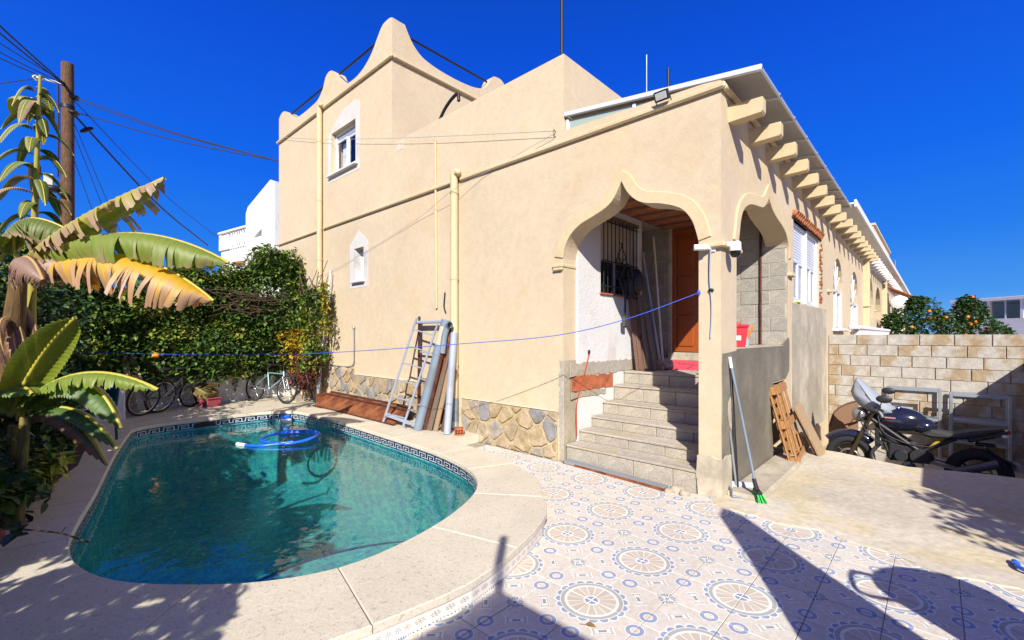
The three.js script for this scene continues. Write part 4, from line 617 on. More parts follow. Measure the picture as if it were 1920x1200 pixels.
{ // young broad-leaved plant beside the water
  const b = thing('young_banana', 'young banana plant with broad green leaves reaching over the pool edge', 'banana plant', [-3.95, .12, 4.72]);
  const L = (x, y, z) => [x + 3.95, y - .12, z - 4.72];
  part('stem', [rod([0, 0, 0], [.02, .75, 0], .055, .04, 9), rod([.32, 0, -.02], [.32, .85, -.06], .04, .03, 8)], mat([.30, .24, .05], { map: T.bark }), b);
  bananaLeaf(b, L(-3.92, .95, 4.74), L(-3.75, 1.45, 4.62), L(-3.45, 1.74, 4.39), .16, { droop: .22, vee: .5, green: [.24, .36, .02], yellow: .5, roll: -.5 });
  bananaLeaf(b, L(-3.92, .95, 4.74), L(-3.5, 1.52, 4.4), L(-2.97, 1.17, 3.94), .15, { droop: .75, green: [.16, .28, .02], yellow: .35, torn: .2, hang: .15 });
  bananaLeaf(b, L(-3.92, .92, 4.70), L(-3.55, 1.55, 4.30), L(-3.2, .86, 4.14), .15, { droop: .7, green: [.08, .17, .02], hang: .2 });
  bananaLeaf(b, L(-3.92, .85, 4.70), L(-3.6, 1.25, 4.42), L(-3.2, .70, 4.16), .11, { droop: .6, green: [.08, .18, .02], hang: .1 });
  bananaLeaf(b, L(-3.92, .85, 4.70), L(-3.55, 1.22, 4.45), L(-3.24, .58, 4.22), .12, { droop: .8, dryness: .55, dry: [.26, .10, .03], green: [.12, .11, .02] });
  bananaLeaf(b, L(-4.0, .9, 4.7), L(-3.9, 1.3, 4.72), L(-3.5, 1.15, 4.62), .17, { droop: .5, green: [.16, .28, .02], yellow: .3 });
  bananaLeaf(b, L(-4.0, .9, 4.7), L(-4.2, 1.4, 4.6), L(-4.6, 1.0, 4.5), .15, { droop: .5, green: [.06, .13, .015] });
}
function shrub(name, label, p, clumps, n, colors, size, group) {
  const s = thing(name, label, 'shrub', p, 0, group); leaves('foliage', s, n, () => clump(clumps), colors, LM.ivy, size);
  for (const c of clumps.slice(0, 7)) part('stem', tube([[c[0] * .2, 0, c[2] * .2], [c[0] * .6, c[1] * .6, c[2] * .6], [c[0], c[1], c[2]]], .012, 8, 5), M.trunk, s); return s;
}
const around = (n, rx, y0, y1, rz, r0, r1) => Array.from({ length: n }, () => [rr(-rx, rx), rr(y0, y1), rr(-rz, rz), rr(r0, r1)]);
shrub('succulent_shrub', 'low mixed shrub with rounded dull green leaves at the pool edge', [-4.1, .14, 4.80], around(16, .6, .15, .55, .14, .1, .2), 900, [...C.dark, ...C.ivy], [.07, .13]);
shrub('yellow_shrub', 'small bright yellow-leaved plant on the edge of the planting bed', [-4.35, .14, 4.52], around(6, .22, .18, .36, .12, .06, .12), 170, cols([[.42, .42, .02], [.50, .46, .03], [.30, .36, .03]]), [.08, .14]);
shrub('bed_shrub', 'dark leafy shrub filling the bed below the banana plant', [-5.6, .14, 4.62], around(26, .95, .2, 1.0, .25, .18, .32), 2600, [...C.dark, ...C.ivy], [.07, .13]);
shrub('ficus_shrub', 'tall dark glossy shrub between the banana plant and the ivy', [-7.6, .14, 4.75], around(30, 1.2, .4, 2.2, .45, .25, .45), 4800, C.dark, [.07, .12]);
{ const s = thing('bare_branch', 'thin leafy branch poking out over the near pool corner', 'branch', [-3.05, .3, 4.80]);
  part('twig', [tube([[-.1, 0, 0], [.2, .03, -.12], [.42, .01, -.30], [.60, -.03, -.42]], .006, 14, 5), tube([[.42, .01, -.30], [.47, .06, -.32]], .003, 4, 4)], M.trunk, s);
  for (const [p, a, sz] of [[[.08, .04, -.06], .3, .16], [[.2, .03, -.12], -.5, .17], [[.12, -.02, -.08], 2.6, .15], [[.02, .01, -.02], 2, .16], [[.25, .0, -.16], -2.2, .1]]) { const l = part('leaf', leafGeo, mat([.05, .075, .02], { roughness: .35 }), s); l.position.set(...p); l.rotation.set(.2, a, rr(-.3, .3)); l.scale.setScalar(sz); }
}
{ const p = thing('flower_pot', 'terracotta trough half hidden by leaves along the pool edge', 'pot', [-3.45, .14, 4.86], .2); p.scale.setScalar(.6); const g = prism([[-.36, 0], [.36, 0], [.42, .2], [.36, .2], [.32, .05], [-.32, .05], [-.36, .2], [-.42, .2]], .2, [], .006); part('trough', g.translate(0, 0, -.1), M.terracotta, p); part('earth', [span(-.33, .33, .06, .16, -.09, .09)], M.soil, p); }
shrub('pot_shrub', 'straggly yellowing plant growing from the terracotta trough', [-3.6, .28, 4.79], around(8, .42, .1, .32, .06, .07, .13), 260, [...C.lime, ...C.dark], [.07, .13]);
{ // orange tree behind the block wall
  const t = thing('orange_tree', 'orange tree full of fruit behind the block wall', 'tree', [1.65, -.55, -17.3]);
  part('trunk', [rod([0, 0, 0], [.05, 1.2, 0], .12, .09, 8), rod([.05, 1.2, 0], [-.5, 2.2, .3], .07, .04, 6), rod([.05, 1.2, 0], [.6, 2.3, -.2], .07, .04, 6), rod([.05, 1.2, 0], [.1, 2.7, .1], .07, .03, 6)], M.trunk, t);
  const cl = [[-1.0, 2.1, .8, .55], [-.9, 2.6, .6, .5], [-.45, 3.0, .4, .5], [-.3, 2.5, .4, .6], [.1, 2.3, .2, .55], [.35, 2.5, 0, .5], [.8, 2.9, -.4, .45], [.72, 3.2, -.4, .3], [.9, 2.4, -.4, .55], [1.25, 2.2, -.8, .5], [-.6, 3.25, .5, .25], [-1.2, 2.6, .9, .3], [1.5, 2.05, -1.0, .4]].map(c => [c[0], c[1] + .05, c[2], c[3]]);
  leaves('crown', t, 6500, () => clump(cl), C.citrus, LM.ivy, [.09, .15]);
  const og = ball(.055, .052, .055, 0, 0, 0, 8), om = mat([.70, .19, .012], { roughness: .5 }); for (let k = 0; k < 36; k++) { const p = clump(cl), o = part('orange_fruit', og, om, t); o.position.set(...p).addScaledVector(V(.1, 0, .995), -.02); o.scale.setScalar(rr(.8, 1.3)); }
}
{ const o = thing('hanging_orange', 'single ripe orange hanging from the hedge above the bicycles', 'fruit', [-9.45, 1.22, 2.95]); part('fruit', ball(.065, .06, .065), mat([.88, .30, .015], { roughness: .45 }), o); part('stalk', rod([0, .05, 0], [0, .16, -.02], .004), M.trunk, o); leaves('foliage', o, 26, () => [rr(-.12, .2), rr(0, .22), rr(-.1, .1)], C.lime, LM.ivy, [.06, .1]); }
{ // trees and roof behind the camera that shade the near end
  const t = thing('shade_tree', 'leafy tree beside the white shed, shading the near corner of the pool', 'tree', [-1.2, 0, 6.6]);
  part('trunk', [rod([0, 0, 0], [0, 1.3, 0], .12, .09, 8), rod([0, 1.3, 0], [.9, 1.9, -.2], .06, .03, 6), rod([0, 1.3, 0], [-.9, 2.2, 0], .06, .03, 6)], M.trunk, t);
  const cl = []; for (let k = 0; k < 70; k++) { const x = rr(-2.4, 1.45); cl.push([x, rr(.5, Math.min(2.05, 1.78 + .28 * (1.62 - x))), rr(-.7, -.2), rr(.22, .36)]); }
  leaves('crown', t, 12000, () => clump(cl), C.ivy, LM.ivy, [.09, .16]);
  const s = thing('shade_hedge', 'tall hedge behind the planting bed that shades the far coping', 'hedge', [-5.4, 0, 6.9]); const c2 = []; for (let k = 0; k < 110; k++) { const x = rr(-4.6, 3.4); c2.push([x, rr(.4, x > 1.0 ? 2.1 : 3.1), rr(-.6, .2), rr(.3, .5)]); } leaves('foliage', s, 15000, () => clump(c2), C.dark, LM.dull, [.1, .17]); part('stem', [rod([-2, 0, 0], [-2, 2, 0], .08, .04, 6), rod([0, 0, 0], [0, 2.2, 0], .08, .04, 6), rod([2, 0, 0], [2, 1.8, 0], .08, .04, 6)], M.trunk, s);
  const r = thing('garden_shed', 'flat roofed white garden shed with a thin corner post', 'shed', [1.82, 0, 5.41]); part('roof', [span(0, 4.2, 2.22, 2.32, 0, 3.2, .01)], M.cementPale, r); part('wall', [span(.25, 4.0, 0, 2.22, 1.0, 1.15), span(3.9, 4.0, 0, 2.22, 1.15, 3.1), span(.25, .4, 0, 2.22, 1.15, 3.1)], M.whitewash, r); part('post', [rod([.03, 0, .03], [.03, 2.75, .03], .03, .03, 8)], M.iron, r);
  const p = thing('caster_parasol', 'unseen closed cream parasol chosen to cast the tapered shadow', 'parasol', [2.60, 0, 3.28]); part('canopy', lathe([[.05, 2.46], [.11, 2.38], [.20, 1.9], [.33, 1.36], [.30, 1.0], [.2, .95], [0, .97]], 14), M.stuccoPale, p); part('pole', rod([0, 0, 0], [0, 2.5, 0], .025), M.alu, p); part('base', lathe([[0, 0], [.3, 0], [.3, .05], [.05, .1], [0, .1]], 16), M.cement, p);  // unseen caster, its cone shaped after the tapered shadow on the tiles
  const q = thing('olive_tree', 'small tree by the boundary wall casting leaf shadows on the drive', 'tree', [4.2, 0, 1.7]); part('trunk', [rod([0, 0, 0], [-.05, 1.3, 0], .07, .05, 8), rod([-.05, 1.3, 0], [-.35, 2.3, -.1], .03, .015, 6), rod([-.05, 1.3, 0], [.3, 2.4, .3], .03, .015, 6)], M.trunk, q);
  const c3 = around(17, .5, 1.5, 2.35, .8, .14, .3); leaves('crown', q, 1500, () => clump(c3), C.dark, LM.dull, [.07, .12]);
  const bk = thing('caster_bucket', 'black rubber builder\'s bucket with two loop handles on a block stack', 'bucket', [2.75, 0, 2.25]); part('tub', lathe([[0, .82], [.24, .82], [.34, 1.2], [.32, 1.2], [.22, .85], [0, .85]], 18), M.rubber, bk); for (const s2 of [-1, 1]) part('handle', tube([[s2 * .2, 1.18, .24], [s2 * .32, 1.24, .36], [s2 * .38, 1.25, .1], [s2 * .33, 1.18, -.02]], .016, 16, 6), M.rubber, bk);  // unseen caster, added for the shadow with two loops
  const st = thing('caster_block_stack', 'unseen stack of grey concrete blocks added to raise the rubber bucket', 'blocks', [2.75, 0, 2.25]); const sg = cbox(.42, .19, .2, .006); for (let k = 0; k < 8; k++) { const m = part('block', sg, pick(M.blockGrey), st); m.position.set(rr(-.01, .01), .1 + (k >> 1) * .2, (k & 1 ? .11 : -.11)); }  // added only to lift the bucket to the height its shadow needs
}

// ---------- overhead line ----------
{ const p = thing('utility_pole', 'weathered wooden utility pole with brackets and a small meter box', 'pole', [-16.66, 0, 3.85]);
  part('shaft', rod([0, -.6, 0], [0, 9.4, 0], .17, .14, 14), M.pole, p); part('bracket', [bar([0, 8.78, .1], [-.1, 8.80, .62], .05, .06, [0, 1, 0]), tube([[-.1, 8.8, .45], [-.1, 8.86, .55], [-.1, 8.78, .68], [-.1, 8.7, .6]], .03, 10, 5)], M.galv, p);
  part('meter_box', [cbox(.2, .34, .2, .03, .05, 5.95, .38)], mat([.62, .58, .48]), p); part('splice', [ball(.2, .1, .22, .08, 5.72, .28, 8), ball(.12, .09, .12, .15, 5.6, .1, 7)], M.iron, p); part('riser', tube([[.05, 8.7, .2], [.05, 7.5, .19], [.05, 6.1, .2]], .025, 10, 5), M.cable, p); part('clamp', [ball(.14, .07, .14, .1, 8.45, -.12, 8), ball(.14, .07, .14, .1, 8.0, -.12, 8), rod([0, 8.1, 0], [0, 8.2, 0], .16, .16, 12)], M.iron, p); }
function cable(a, b, sag, r = .016, extra, way = 'running away over the ivy hedge') { const m = [(a[0] + b[0]) / 2, (a[1] + b[1]) / 2 - sag, (a[2] + b[2]) / 2]; const t = thing('overhead_cable', 'black overhead cable from the wooden utility pole, ' + way, 'cable', [0, 0, 0], 0, 'overhead cables on the utility pole'); part('wire', tube([a, m, b], r, 24, 5), M.cable, t); if (extra) part('splice_case', extra, M.black, t); return t; }
const PT = y => [-16.6, y, 3.9];
for (const [y, px, r] of [[8.75, [-13.56, 8.66, 5.05], .022], [8.72, [-13.56, 8.50, 5.05], .02], [8.8, [-13.56, 8.28, 5.05], .012], [8.74, [-13.56, 8.08, 5.05], .012], [8.7, [-13.56, 7.95, 5.05], .012]]) { const a = PT(y), k = 2.6, b = a.map((v, i) => v + (px[i] - v) * k); cable(a, b, .25, r, null, 'rising in a bundle over the garden'); }
cable([-16.6, 8.80, 4.3], [-24, 9.3, 8.5], .1, .014, null, 'leading off from its metal bracket');
for (const [y, r] of [[8.48, .014], [8.40, .014], [8.05, .016]]) cable([-16.6, y, 3.75], [-11.46, 6.33, -.1], .12, r, null, 'reaching the cream house');
cable([-16.6, 8.0, 3.75], [-24.3, 5.98, -1.36], .3, .03, (() => { const g = ball(.07, .24, .07, 0, 0, 0, 10); g.rotateX(-.9); g.rotateY(.6); g.translate(-17.1, 7.78, 3.42); return g; })());
cable([-16.6, 8.4, 3.75], [-24.0, 6.3, -1.8], .3, .012); cable([-16.6, 7.9, 3.78], [-26, 3.4, .6], .1, .01); cable([-16.6, 7.6, 3.78], [-26, 3.2, .9], .1, .01); cable([-16.6, 6.9, 3.78], [-27, 3.0, 1.3], .1, .01);
{ const w = thing('blue_clothesline', 'blue rope clothesline stretched from the porch pillar across the garden', 'clothesline'); part('rope', tube([[-.21, 2.03, .02], [-.8, 1.78, .36], [-1.43, 1.612, .66], [-2.53, 1.5, 1.21], [-3.97, 1.39, 1.93], [-4.86, 1.344, 2.38], [-7.74, 1.331, 3.82], [-9.9, 1.36, 4.9]], .0042, 80, 6), M.ropeBlue, w); part('knot', [ball(.02, .03, .02, -.21, 2.03, .02, 6)], M.ropeBlue, w); }
{ const w = thing('wall_wire', 'thin grey wire running from the wall hook across the tower front', 'wire'); part('strand', tube([[-2.02, 4.21, .06], [-4.09, 4.762, .08], [-5.82, 5.24, .08], [-8.6, 6.05, .07], [-11.3, 6.9, .04]], .004, 30, 4), M.greyPaint, w); part('hook', tube([[-2.06, 4.22, .01], [-2.03, 4.23, .05], [-2.0, 4.2, .05], [-2.04, 4.18, .03]], .005, 12, 5), M.trunk, w); }
{ const w = thing('loose_wire', 'thin slack wire drooping diagonally over the cream wall', 'wire'); part('strand', tube([[-2.02, 4.18, .05], [-3.4, 3.98, .05], [-3.8, 3.88, .15], [-5.0, 3.62, .04], [-7.87, 3.09, .03], [-8.72, 2.98, .03]], .0035, 30, 4), M.greyPaint, w); }

// ---------- along the pool wall ----------
{ const t = thing('metal_trough', 'long rusty sheet metal trough lying against the stone base', 'trough', [-7.95, .122, 0]);
  const prof = [[.56, 0], [.57, .02], [.24, .25], [.20, .25], [.2, .235], [.52, .012], [.55, 0]];
  for (let k = 0; k < 5; k++) { const L = .60, g = sidePrism(prof.map(p => [p[0], p[1]]), L - .012, L - .012); g.translate(k * L + .006, rr(-.006, .006), rr(-.006, .006)); part('sheet', metric(g, k, 0), M.rust, t); }
  part('rail', [bar([0, .27, .19], [3.05, .26, .21], .03, .035, [0, 1, 0])], M.rustDark, t); part('rail', [bar([-.05, .24, .29], [3.0, .23, .31], .03, .03, [0, 1, 0])], M.rustDark, t); part('end_plate', [span(-.03, -.005, 0, .25, .12, .5, .004)], M.rust, t); part('rail', [bar([0, .02, .575], [3.1, .02, .60], .035, .03, [0, 1, 0])], M.rustDark, t); }
{ const t = thing('step_ladder', 'grey painted step ladder leaning against the cream wall', 'ladder', [-4.9, .122, 0]);
  const A = [-.3, 0, .6], B = [.03, 1.78, .15], D = [.28, 0, .60], E = [.60, 1.66, .15]; part('rail', bar(A, B, .024, .036, [1, 0, 0]), M.greyPaint, t); part('rail', bar(D, E, .024, .036, [1, 0, 0]), M.greyPaint, t);
  for (let k = 0; k < 6; k++) { const u = .1 + k * .158, a = A.map((v, i) => lerp(v, B[i], u)), b = D.map((v, i) => lerp(v, E[i], u)); part('rung', bar(a, b, .016, .03, [0, 0, 1]), M.greyPaint, t); }
  part('rear_rail', bar([-.02, .05, .08], [.06, 1.8, .12], .03, .04, [1, 0, 0]), M.rustDark, t); part('rear_rail', bar([.62, .05, .08], [.64, 1.7, .1], .03, .04, [1, 0, 0]), M.rustDark, t); for (const y of [.3, .75, 1.2]) part('rear_rung', bar([-.01, y, .09], [.62, y - .02, .09], .022, .03, [0, 0, 1]), M.greyPaint, t);
  part('top_step', cbox(.80, .05, .07, .01, .36, 1.70, .12), M.greyPaint, t); part('foot_bar', bar([-.27, .16, .57], [.55, .1, .56], .05, .03, [0, 0, 1]), M.greyPaint, t); }
{ const p = thing('grey_drainpipe', 'thick grey plastic drainpipe with a cream band leaning on the wall', 'pipe', [-4.35, .122, .50]); part('pipe', rod([0, 0, 0], [.28, 1.72, -.34], .072, .072, 18), M.pvc, p); part('band', rod([.216, 1.33, -.263], [.262, 1.61, -.318], .074, .074, 18), M.stucco, p); part('socket', rod([.19, 1.17, -.231], [.216, 1.33, -.263], .079, .079, 18), M.pvc, p);
  const q = thing('slim_drainpipe', 'plain pale grey plastic pipe standing beside the cream downpipe', 'pipe', [-3.80, .122, .36]); part('pipe', rod([0, 0, 0], [-.15, 1.52, -.26], .055, .055, 16), M.greyPaint, q);
  const r = thing('bent_drainpipe', 'dark grey pipe elbow caught between the leaning boards', 'pipe', [-4.0, .122, .2]); part('elbow', tube([[-.05, 1.2, .05], [-.03, 1.5, .02], [.02, 1.62, .0], [.1, 1.64, .02]], .05, 16, 10), M.pvc, r); part('rod', rod([-.3, 0, .2], [-.05, 1.25, .04], .03), M.rustDark, r); }
[['rough grey board leaning behind the drainpipes', M.greyWood, -4.22, -4.02, .11, 1.4], ['weathered brown board leaning behind the drainpipes', M.board, -4.10, -3.98, .09, 1.15], ['rusty angle iron leaning on the wall by the drainpipes', M.rust, -4.24, -3.97, .035, 1.72], ['short dark timber leaning behind the drainpipes', M.brownWood, -4.0, -3.9, .07, .95]].forEach(([l, m, x0, x1, w, h], k) => { const b = thing('leaning_board', l, 'board', [x0, .122, .38 - k * .03]); part('plank', bar([0, 0, 0], [x1 - x0, h, -.27 + k * .03], w, .025, [0, 0, 1]), m, b); part('nail', rod([(x1 - x0) * .85, h * .85, -.2], [(x1 - x0) * .85, h * .85, -.17], .006), M.steel, b); });
{ const b = thing('hollow_brick', 'small red hollow brick on the ground by the downpipe', 'brick', [-3.72, .122, .20], .35); const g = prism([[-.065, 0], [.065, 0], [.065, .1], [-.065, .1]], .16, [-.04, 0, .04].flatMap(x => [.033, .068].map(y => [[x - .014, y - .013], [x + .014, y - .013], [x + .014, y + .013], [x - .014, y + .013]]))); part('brick_body', g, M.brickRed, b); b.rotation.y = .9; }
for (const [x, tx, l] of [[-8.50, -8.18, 'white telescopic pool pole with a blue end leaning by the vine'], [-8.42, -8.32, 'thin grey pool pole leaning by the red creeper']]) { const p = thing('pool_pole', l, 'pole', [x, .122, .26]); part('shaft', rod([0, .12, 0], [tx - x, x < -8.45 ? 2.9 : 2.2, -.17], .02, .016, 8), x < -8.45 ? M.whitePlastic : M.galv, p); part('end', [rod([-.008, .0, .005], [0, .13, 0], .03, .022, 8), ball(.07, .06, .04, -.01, .06, .03, 8)], mat([.03, .3, .55], { roughness: .4 }), p); part('grip', rod([.12, .95, -.06], [.14, 1.1, -.07], .026, .026, 8), M.greenPlastic, p); }
{ const b = thing('hollow_block', 'small broken hollow block under the red creeper', 'block', [-8.95, .122, .42], .2); part('body', prism([[-.13, 0], [.13, 0], [.13, .15], [-.13, .13]], .2, [[[-.1, .025], [.1, .025], [.1, .11], [-.1, .11]]]), M.cementPale, b); }
// ---------- in the pool ----------
{ const h = thing('floating_hose', 'loop of bright blue pool hose floating on the water', 'hose', [-5.85, WL + .012, 1.83]); const pts = []; for (let k = 0; k < 28; k++) { const a = k / 13 * 6.2832, r = 1 + .05 * Math.sin(k * 1.7); pts.push([.44 * Math.cos(a) * r - .15 * Math.sin(a), .012 + .035 * Math.max(0, Math.sin(a * 1.1 + 2)) + (k > 13 ? .012 : 0), .36 * Math.sin(a) * r + .13 * Math.cos(a)]); } pts.push([.2, .01, .5], [-.05, .0, .62]); part('coil', tube(pts, .021, 160, 8), M.bluePlastic, h); part('cuff', rod([-.05, 0, .62], [-.22, 0, .68], .026, .026, 10), M.whitePlastic, h); }
{ const f = thing('chlorine_floater', 'blue and white floating chlorine dispenser at the far pool corner', 'dispenser', [-7.42, WL, 1.32]); part('cap', lathe([[0, .13], [.07, .125], [.085, .11], [.085, .065]], 18), M.bluePlastic, f); part('float', lathe([[.085, .065], [.105, .05], [.11, .01], [.09, -.02], [.05, -.1], [0, -.1]], 18), M.whitePlastic, f); }

// ---------- bicycles and clutter at the far wall ----------
function bicycle(label, p, turn, lean, r, paint) {
  const b = thing('bicycle', label, 'bicycle', p, turn, 'bicycles at the far wall'); const t = new THREE.Group(); b.rotation.order = 'YXZ'; b.rotation.x = lean; const wb = r * 3.3, tyre = new THREE.TorusGeometry(r - .02, .022, 8, 36), rim = new THREE.TorusGeometry(r - .045, .010, 6, 36);
  for (const x of [-wb / 2, wb / 2]) { const w = node('wheel', b); w.position.set(x, r, 0); part('tyre', tyre, M.rubber, w); part('rim', rim, M.chrome, w); const sp = []; for (let k = 0; k < 18; k++) { const a = k / 18 * 6.2832; sp.push(rod([0, 0, k & 1 ? .02 : -.02], [Math.cos(a) * (r - .05), Math.sin(a) * (r - .05), 0], .0022, .0022, 3)); } part('spokes', sp, M.chrome, w); part('hub', new THREE.CylinderGeometry(.022, .022, .08, 8).rotateX(Math.PI / 2), M.steel, w); }
  const F = [wb / 2, r, 0], R = [-wb / 2, r, 0], BB = [-.06, r * .92, 0], H = [wb * .33, r * 2.25, 0], S = [-.16, r * 2.1, 0], HL = [wb * .36, r * 1.85, 0];
  part('frame', [rod(BB, HL, .018), rod(BB, S, .016), rod(S, [H[0], H[1] - .06, 0], .016), rod([R[0], R[1], .05], BB, .01), rod([R[0], R[1], -.05], BB, .01), rod([R[0], R[1], .05], [S[0], S[1] - .05, 0], .009), rod([R[0], R[1], -.05], [S[0], S[1] - .05, 0], .009), rod(HL, H, .02)], paint, b);
  part('fork', [rod([F[0], F[1], .05], [HL[0] + .01, HL[1], .045], .012), rod([F[0], F[1], -.05], [HL[0] + .01, HL[1], -.045], .012), rod([HL[0], HL[1], -.05], [HL[0], HL[1], .05], .016)], M.galv, b);
  part('handlebar', [rod(H, [H[0] - .02, H[1] + .12, 0], .014), tube([[H[0] - .02, H[1] + .13, -.3], [H[0] + .03, H[1] + .12, -.12], [H[0] + .03, H[1] + .12, .12], [H[0] - .02, H[1] + .13, .3]], .012, 16, 6)], M.black, b); part('saddle', [rod(S, [S[0] - .03, S[1] + .16, 0], .012), ball(.13, .03, .06, S[0] - .04, S[1] + .18, 0, 10)], M.black, b); part('crank', [new THREE.TorusGeometry(.08, .008, 5, 20).translate(BB[0], BB[1], .05), rod([BB[0], BB[1], .06], [BB[0] + .1, BB[1] - .12, .06], .009), rod([BB[0] + .1, BB[1] - .12, .04], [BB[0] + .1, BB[1] - .12, .13], .014), rod([BB[0], BB[1], -.06], [BB[0] - .1, BB[1] + .12, -.06], .009)], M.steel, b); return b;
}
bicycle('silver-blue mountain bicycle leaning on the white wall by the red creeper', [-9.2, .122, 1.0], .32, -.14, .31, mat([.25, .36, .45], { roughness: .3, metalness: .4 }));
bicycle('black bicycle leaning beside the planks in the shade', [-9.42, .122, 2.78], 2.15, .2, .32, M.black);
bicycle('dark bicycle standing behind the black one by the wall', [-9.62, .122, 2.5], 2.15, .22, .32, M.steel);
[['bare brown plank leaning against the hedge', [-9.25, .122, 3.28], -.1], ['second bare plank leaning nearer the bicycles', [-9.3, .122, 3.05], .02]].forEach(([l, p, o]) => { const b = thing('garden_plank', l, 'plank', p); part('plank', bar([0, 0, 0], [-.4, 1.3, .26 + o], .09, .03, [1, 0, .3]), M.board, b); part('nail', rod([-.36, 1.15, .22 + o], [-.33, 1.15, .24 + o], .008), M.steel, b); });
{ const c = thing('red_crate', 'faded red plastic crate on the ground beside the bicycles', 'crate', [-9.55, .122, 2.05], .3); part('tub', [span(-.17, .17, 0, .02, -.12, .12), span(-.18, -.165, 0, .17, -.13, .13, .004), span(.165, .18, 0, .17, -.13, .13, .004), span(-.165, .165, 0, .17, -.13, -.115, .004), span(-.165, .165, 0, .17, .115, .13, .004)], mat([.30, .05, .07]), c); part('rim', [span(-.2, .2, .165, .185, -.15, .15, .006)], mat([.34, .06, .08]), c);
  const k = thing('cardboard_box', 'crumpled brown cardboard box tipped on top of the red crate', 'box', [-9.58, .34, 2.12], .5); part('box_body', at(cbox(.42, .2, .3, .02), 0, .08, 0, 0, .1, -.45), mat([.24, .19, .07], { map: T.stone }), k); part('flap', at(cbox(.2, .01, .28, .003), .2, .22, 0, 0, 0, .5), mat([.26, .2, .08]), k); }
{ const c = thing('garden_chair', 'dark green folded garden chair behind the young banana plant', 'chair', [-6.9, .122, 4.05], .6); part('seat', cbox(.42, .03, .4, .01, 0, .42, 0), mat([.02, .09, .08]), c); part('backrest', at(cbox(.42, .45, .03, .01), 0, .68, -.2, 0, -.15), mat([.02, .10, .09]), c); for (const x of [-.18, .18]) for (const z of [-.17, .17]) part('leg', rod([x, 0, z * 1.15], [x, .41, z], .016), mat([.02, .09, .08]), c); }

// ---------- porch and drive ----------
{ const f = thing('floodlight', 'small black floodlight fixed under the canopy on the cream wall', 'floodlight', [-.58, 4.08, .02]); f.scale.setScalar(.8); part('housing', at(cbox(.2, .13, .05, .012), .02, .05, .1, 0, .5), M.black, f); part('lens', at(cbox(.15, .085, .01, .003), .02, .036, .126, 0, .5), mat([.55, .56, .52], { roughness: .2 }), f); part('bracket', [bar([-.08, -.04, .0], [-.08, .05, .09], .012, .012), bar([.12, -.04, .0], [.12, .05, .09], .012, .012)], M.black, f); }
{ const f = thing('bullet_camera', 'white bullet security camera on the pillar capital', 'camera', [-.16, 2.47, .09]); part('body', at(new THREE.CylinderGeometry(.03, .03, .12, 14), 0, 0, .02, .6, 0, Math.PI / 2), M.whitePlastic, f); part('mount', [rod([.07, -.01, -.08], [.04, .0, .0], .018), cbox(.07, .07, .03, .01, .08, -.01, -.085)], M.whitePlastic, f); part('lead', tube([[.07, -.03, -.06], [.06, -.3, -.07], [.075, -.6, -.08], [.06, -.9, -.085]], .008, 20, 5), M.greyPaint, f); part('junction', ball(.03, .02, .015, .07, -.42, -.075, 6), M.iron, f); }
{ const f = thing('dome_camera', 'black dome security camera on a cream bracket at the pillar corner', 'camera', [.10, 2.43, -.10]); part('arm', [cbox(.16, .05, .06, .012, -.03, .07, 0), lathe([[0, .08], [.05, .08], [.055, .04], [.055, .0]], 16)], M.whitePlastic, f); part('dome', lathe([[.052, .0], [.05, -.03], [.03, -.058], [0, -.065]], 16), mat([.01, .01, .012], { roughness: .1 }), f); }
{ const b = thing('red_bin', 'small red plastic bin with a lid on the parapet', 'bin', [-.12, 1.468, -.92], .3); b.scale.setScalar(1.3); const g = prism([[-.06, 0], [.06, 0], [.08, .17], [-.08, .17]], .11, [], .008); part('tub', g.translate(0, 0, -.055), M.redPlastic, b); part('lid', [cbox(.18, .025, .15, .008, 0, .185, 0), ball(.03, .02, .02, 0, .2, 0, 6)], M.redPlastic, b); part('label', box(.05, .04, .002, 0, .08, .0715), M.whitePlastic, b); }
{ const b = thing('hand_brush', 'orange-handled brush standing in a clear bottle on the parapet', 'brush', [-.10, 1.468, -1.18]); part('bottle', lathe([[0, 0], [.03, 0], [.03, .08], [.014, .1], [.014, .12]], 10), mat([.6, .72, .8], { transmission: .6, roughness: .1, thickness: 0 }), b); part('handle', bar([0, .09, 0], [.05, .24, -.07], .03, .018, [1, 0, 0]), M.orangePlastic, b); }
{ const b = thing('broom', 'broom with grey handle and bright green bristles leaning on the cement wall', 'broom', [.27, .012, -.16]); part('handle', rod([0, .12, 0], [-.245, 1.34, -.03], .013, .013, 10), M.pvc, b); part('grip', rod([-.232, 1.26, -.028], [-.25, 1.37, -.03], .016, .016, 10), M.whitePlastic, b); part('socket', [rod([.01, .09, 0], [-.02, .2, 0], .022, .018, 10), at(cbox(.05, .04, .16, .012), .015, .085, 0, .5)], M.black, b); const br = []; for (let k = 0; k < 90; k++) { const u = rr(-.085, .085), w = rr(-.025, .025), c = Math.cos(.5), s = Math.sin(.5); br.push(rod([.015 + w * c + u * s, .075, u * c - w * s], [.035 + (w * 1.8) * c + u * 1.25 * s, rr(.0, .01), u * 1.25 * c - w * 1.8 * s], .0045, .003, 4)); } part('bristles', br, M.greenPlastic, b); }
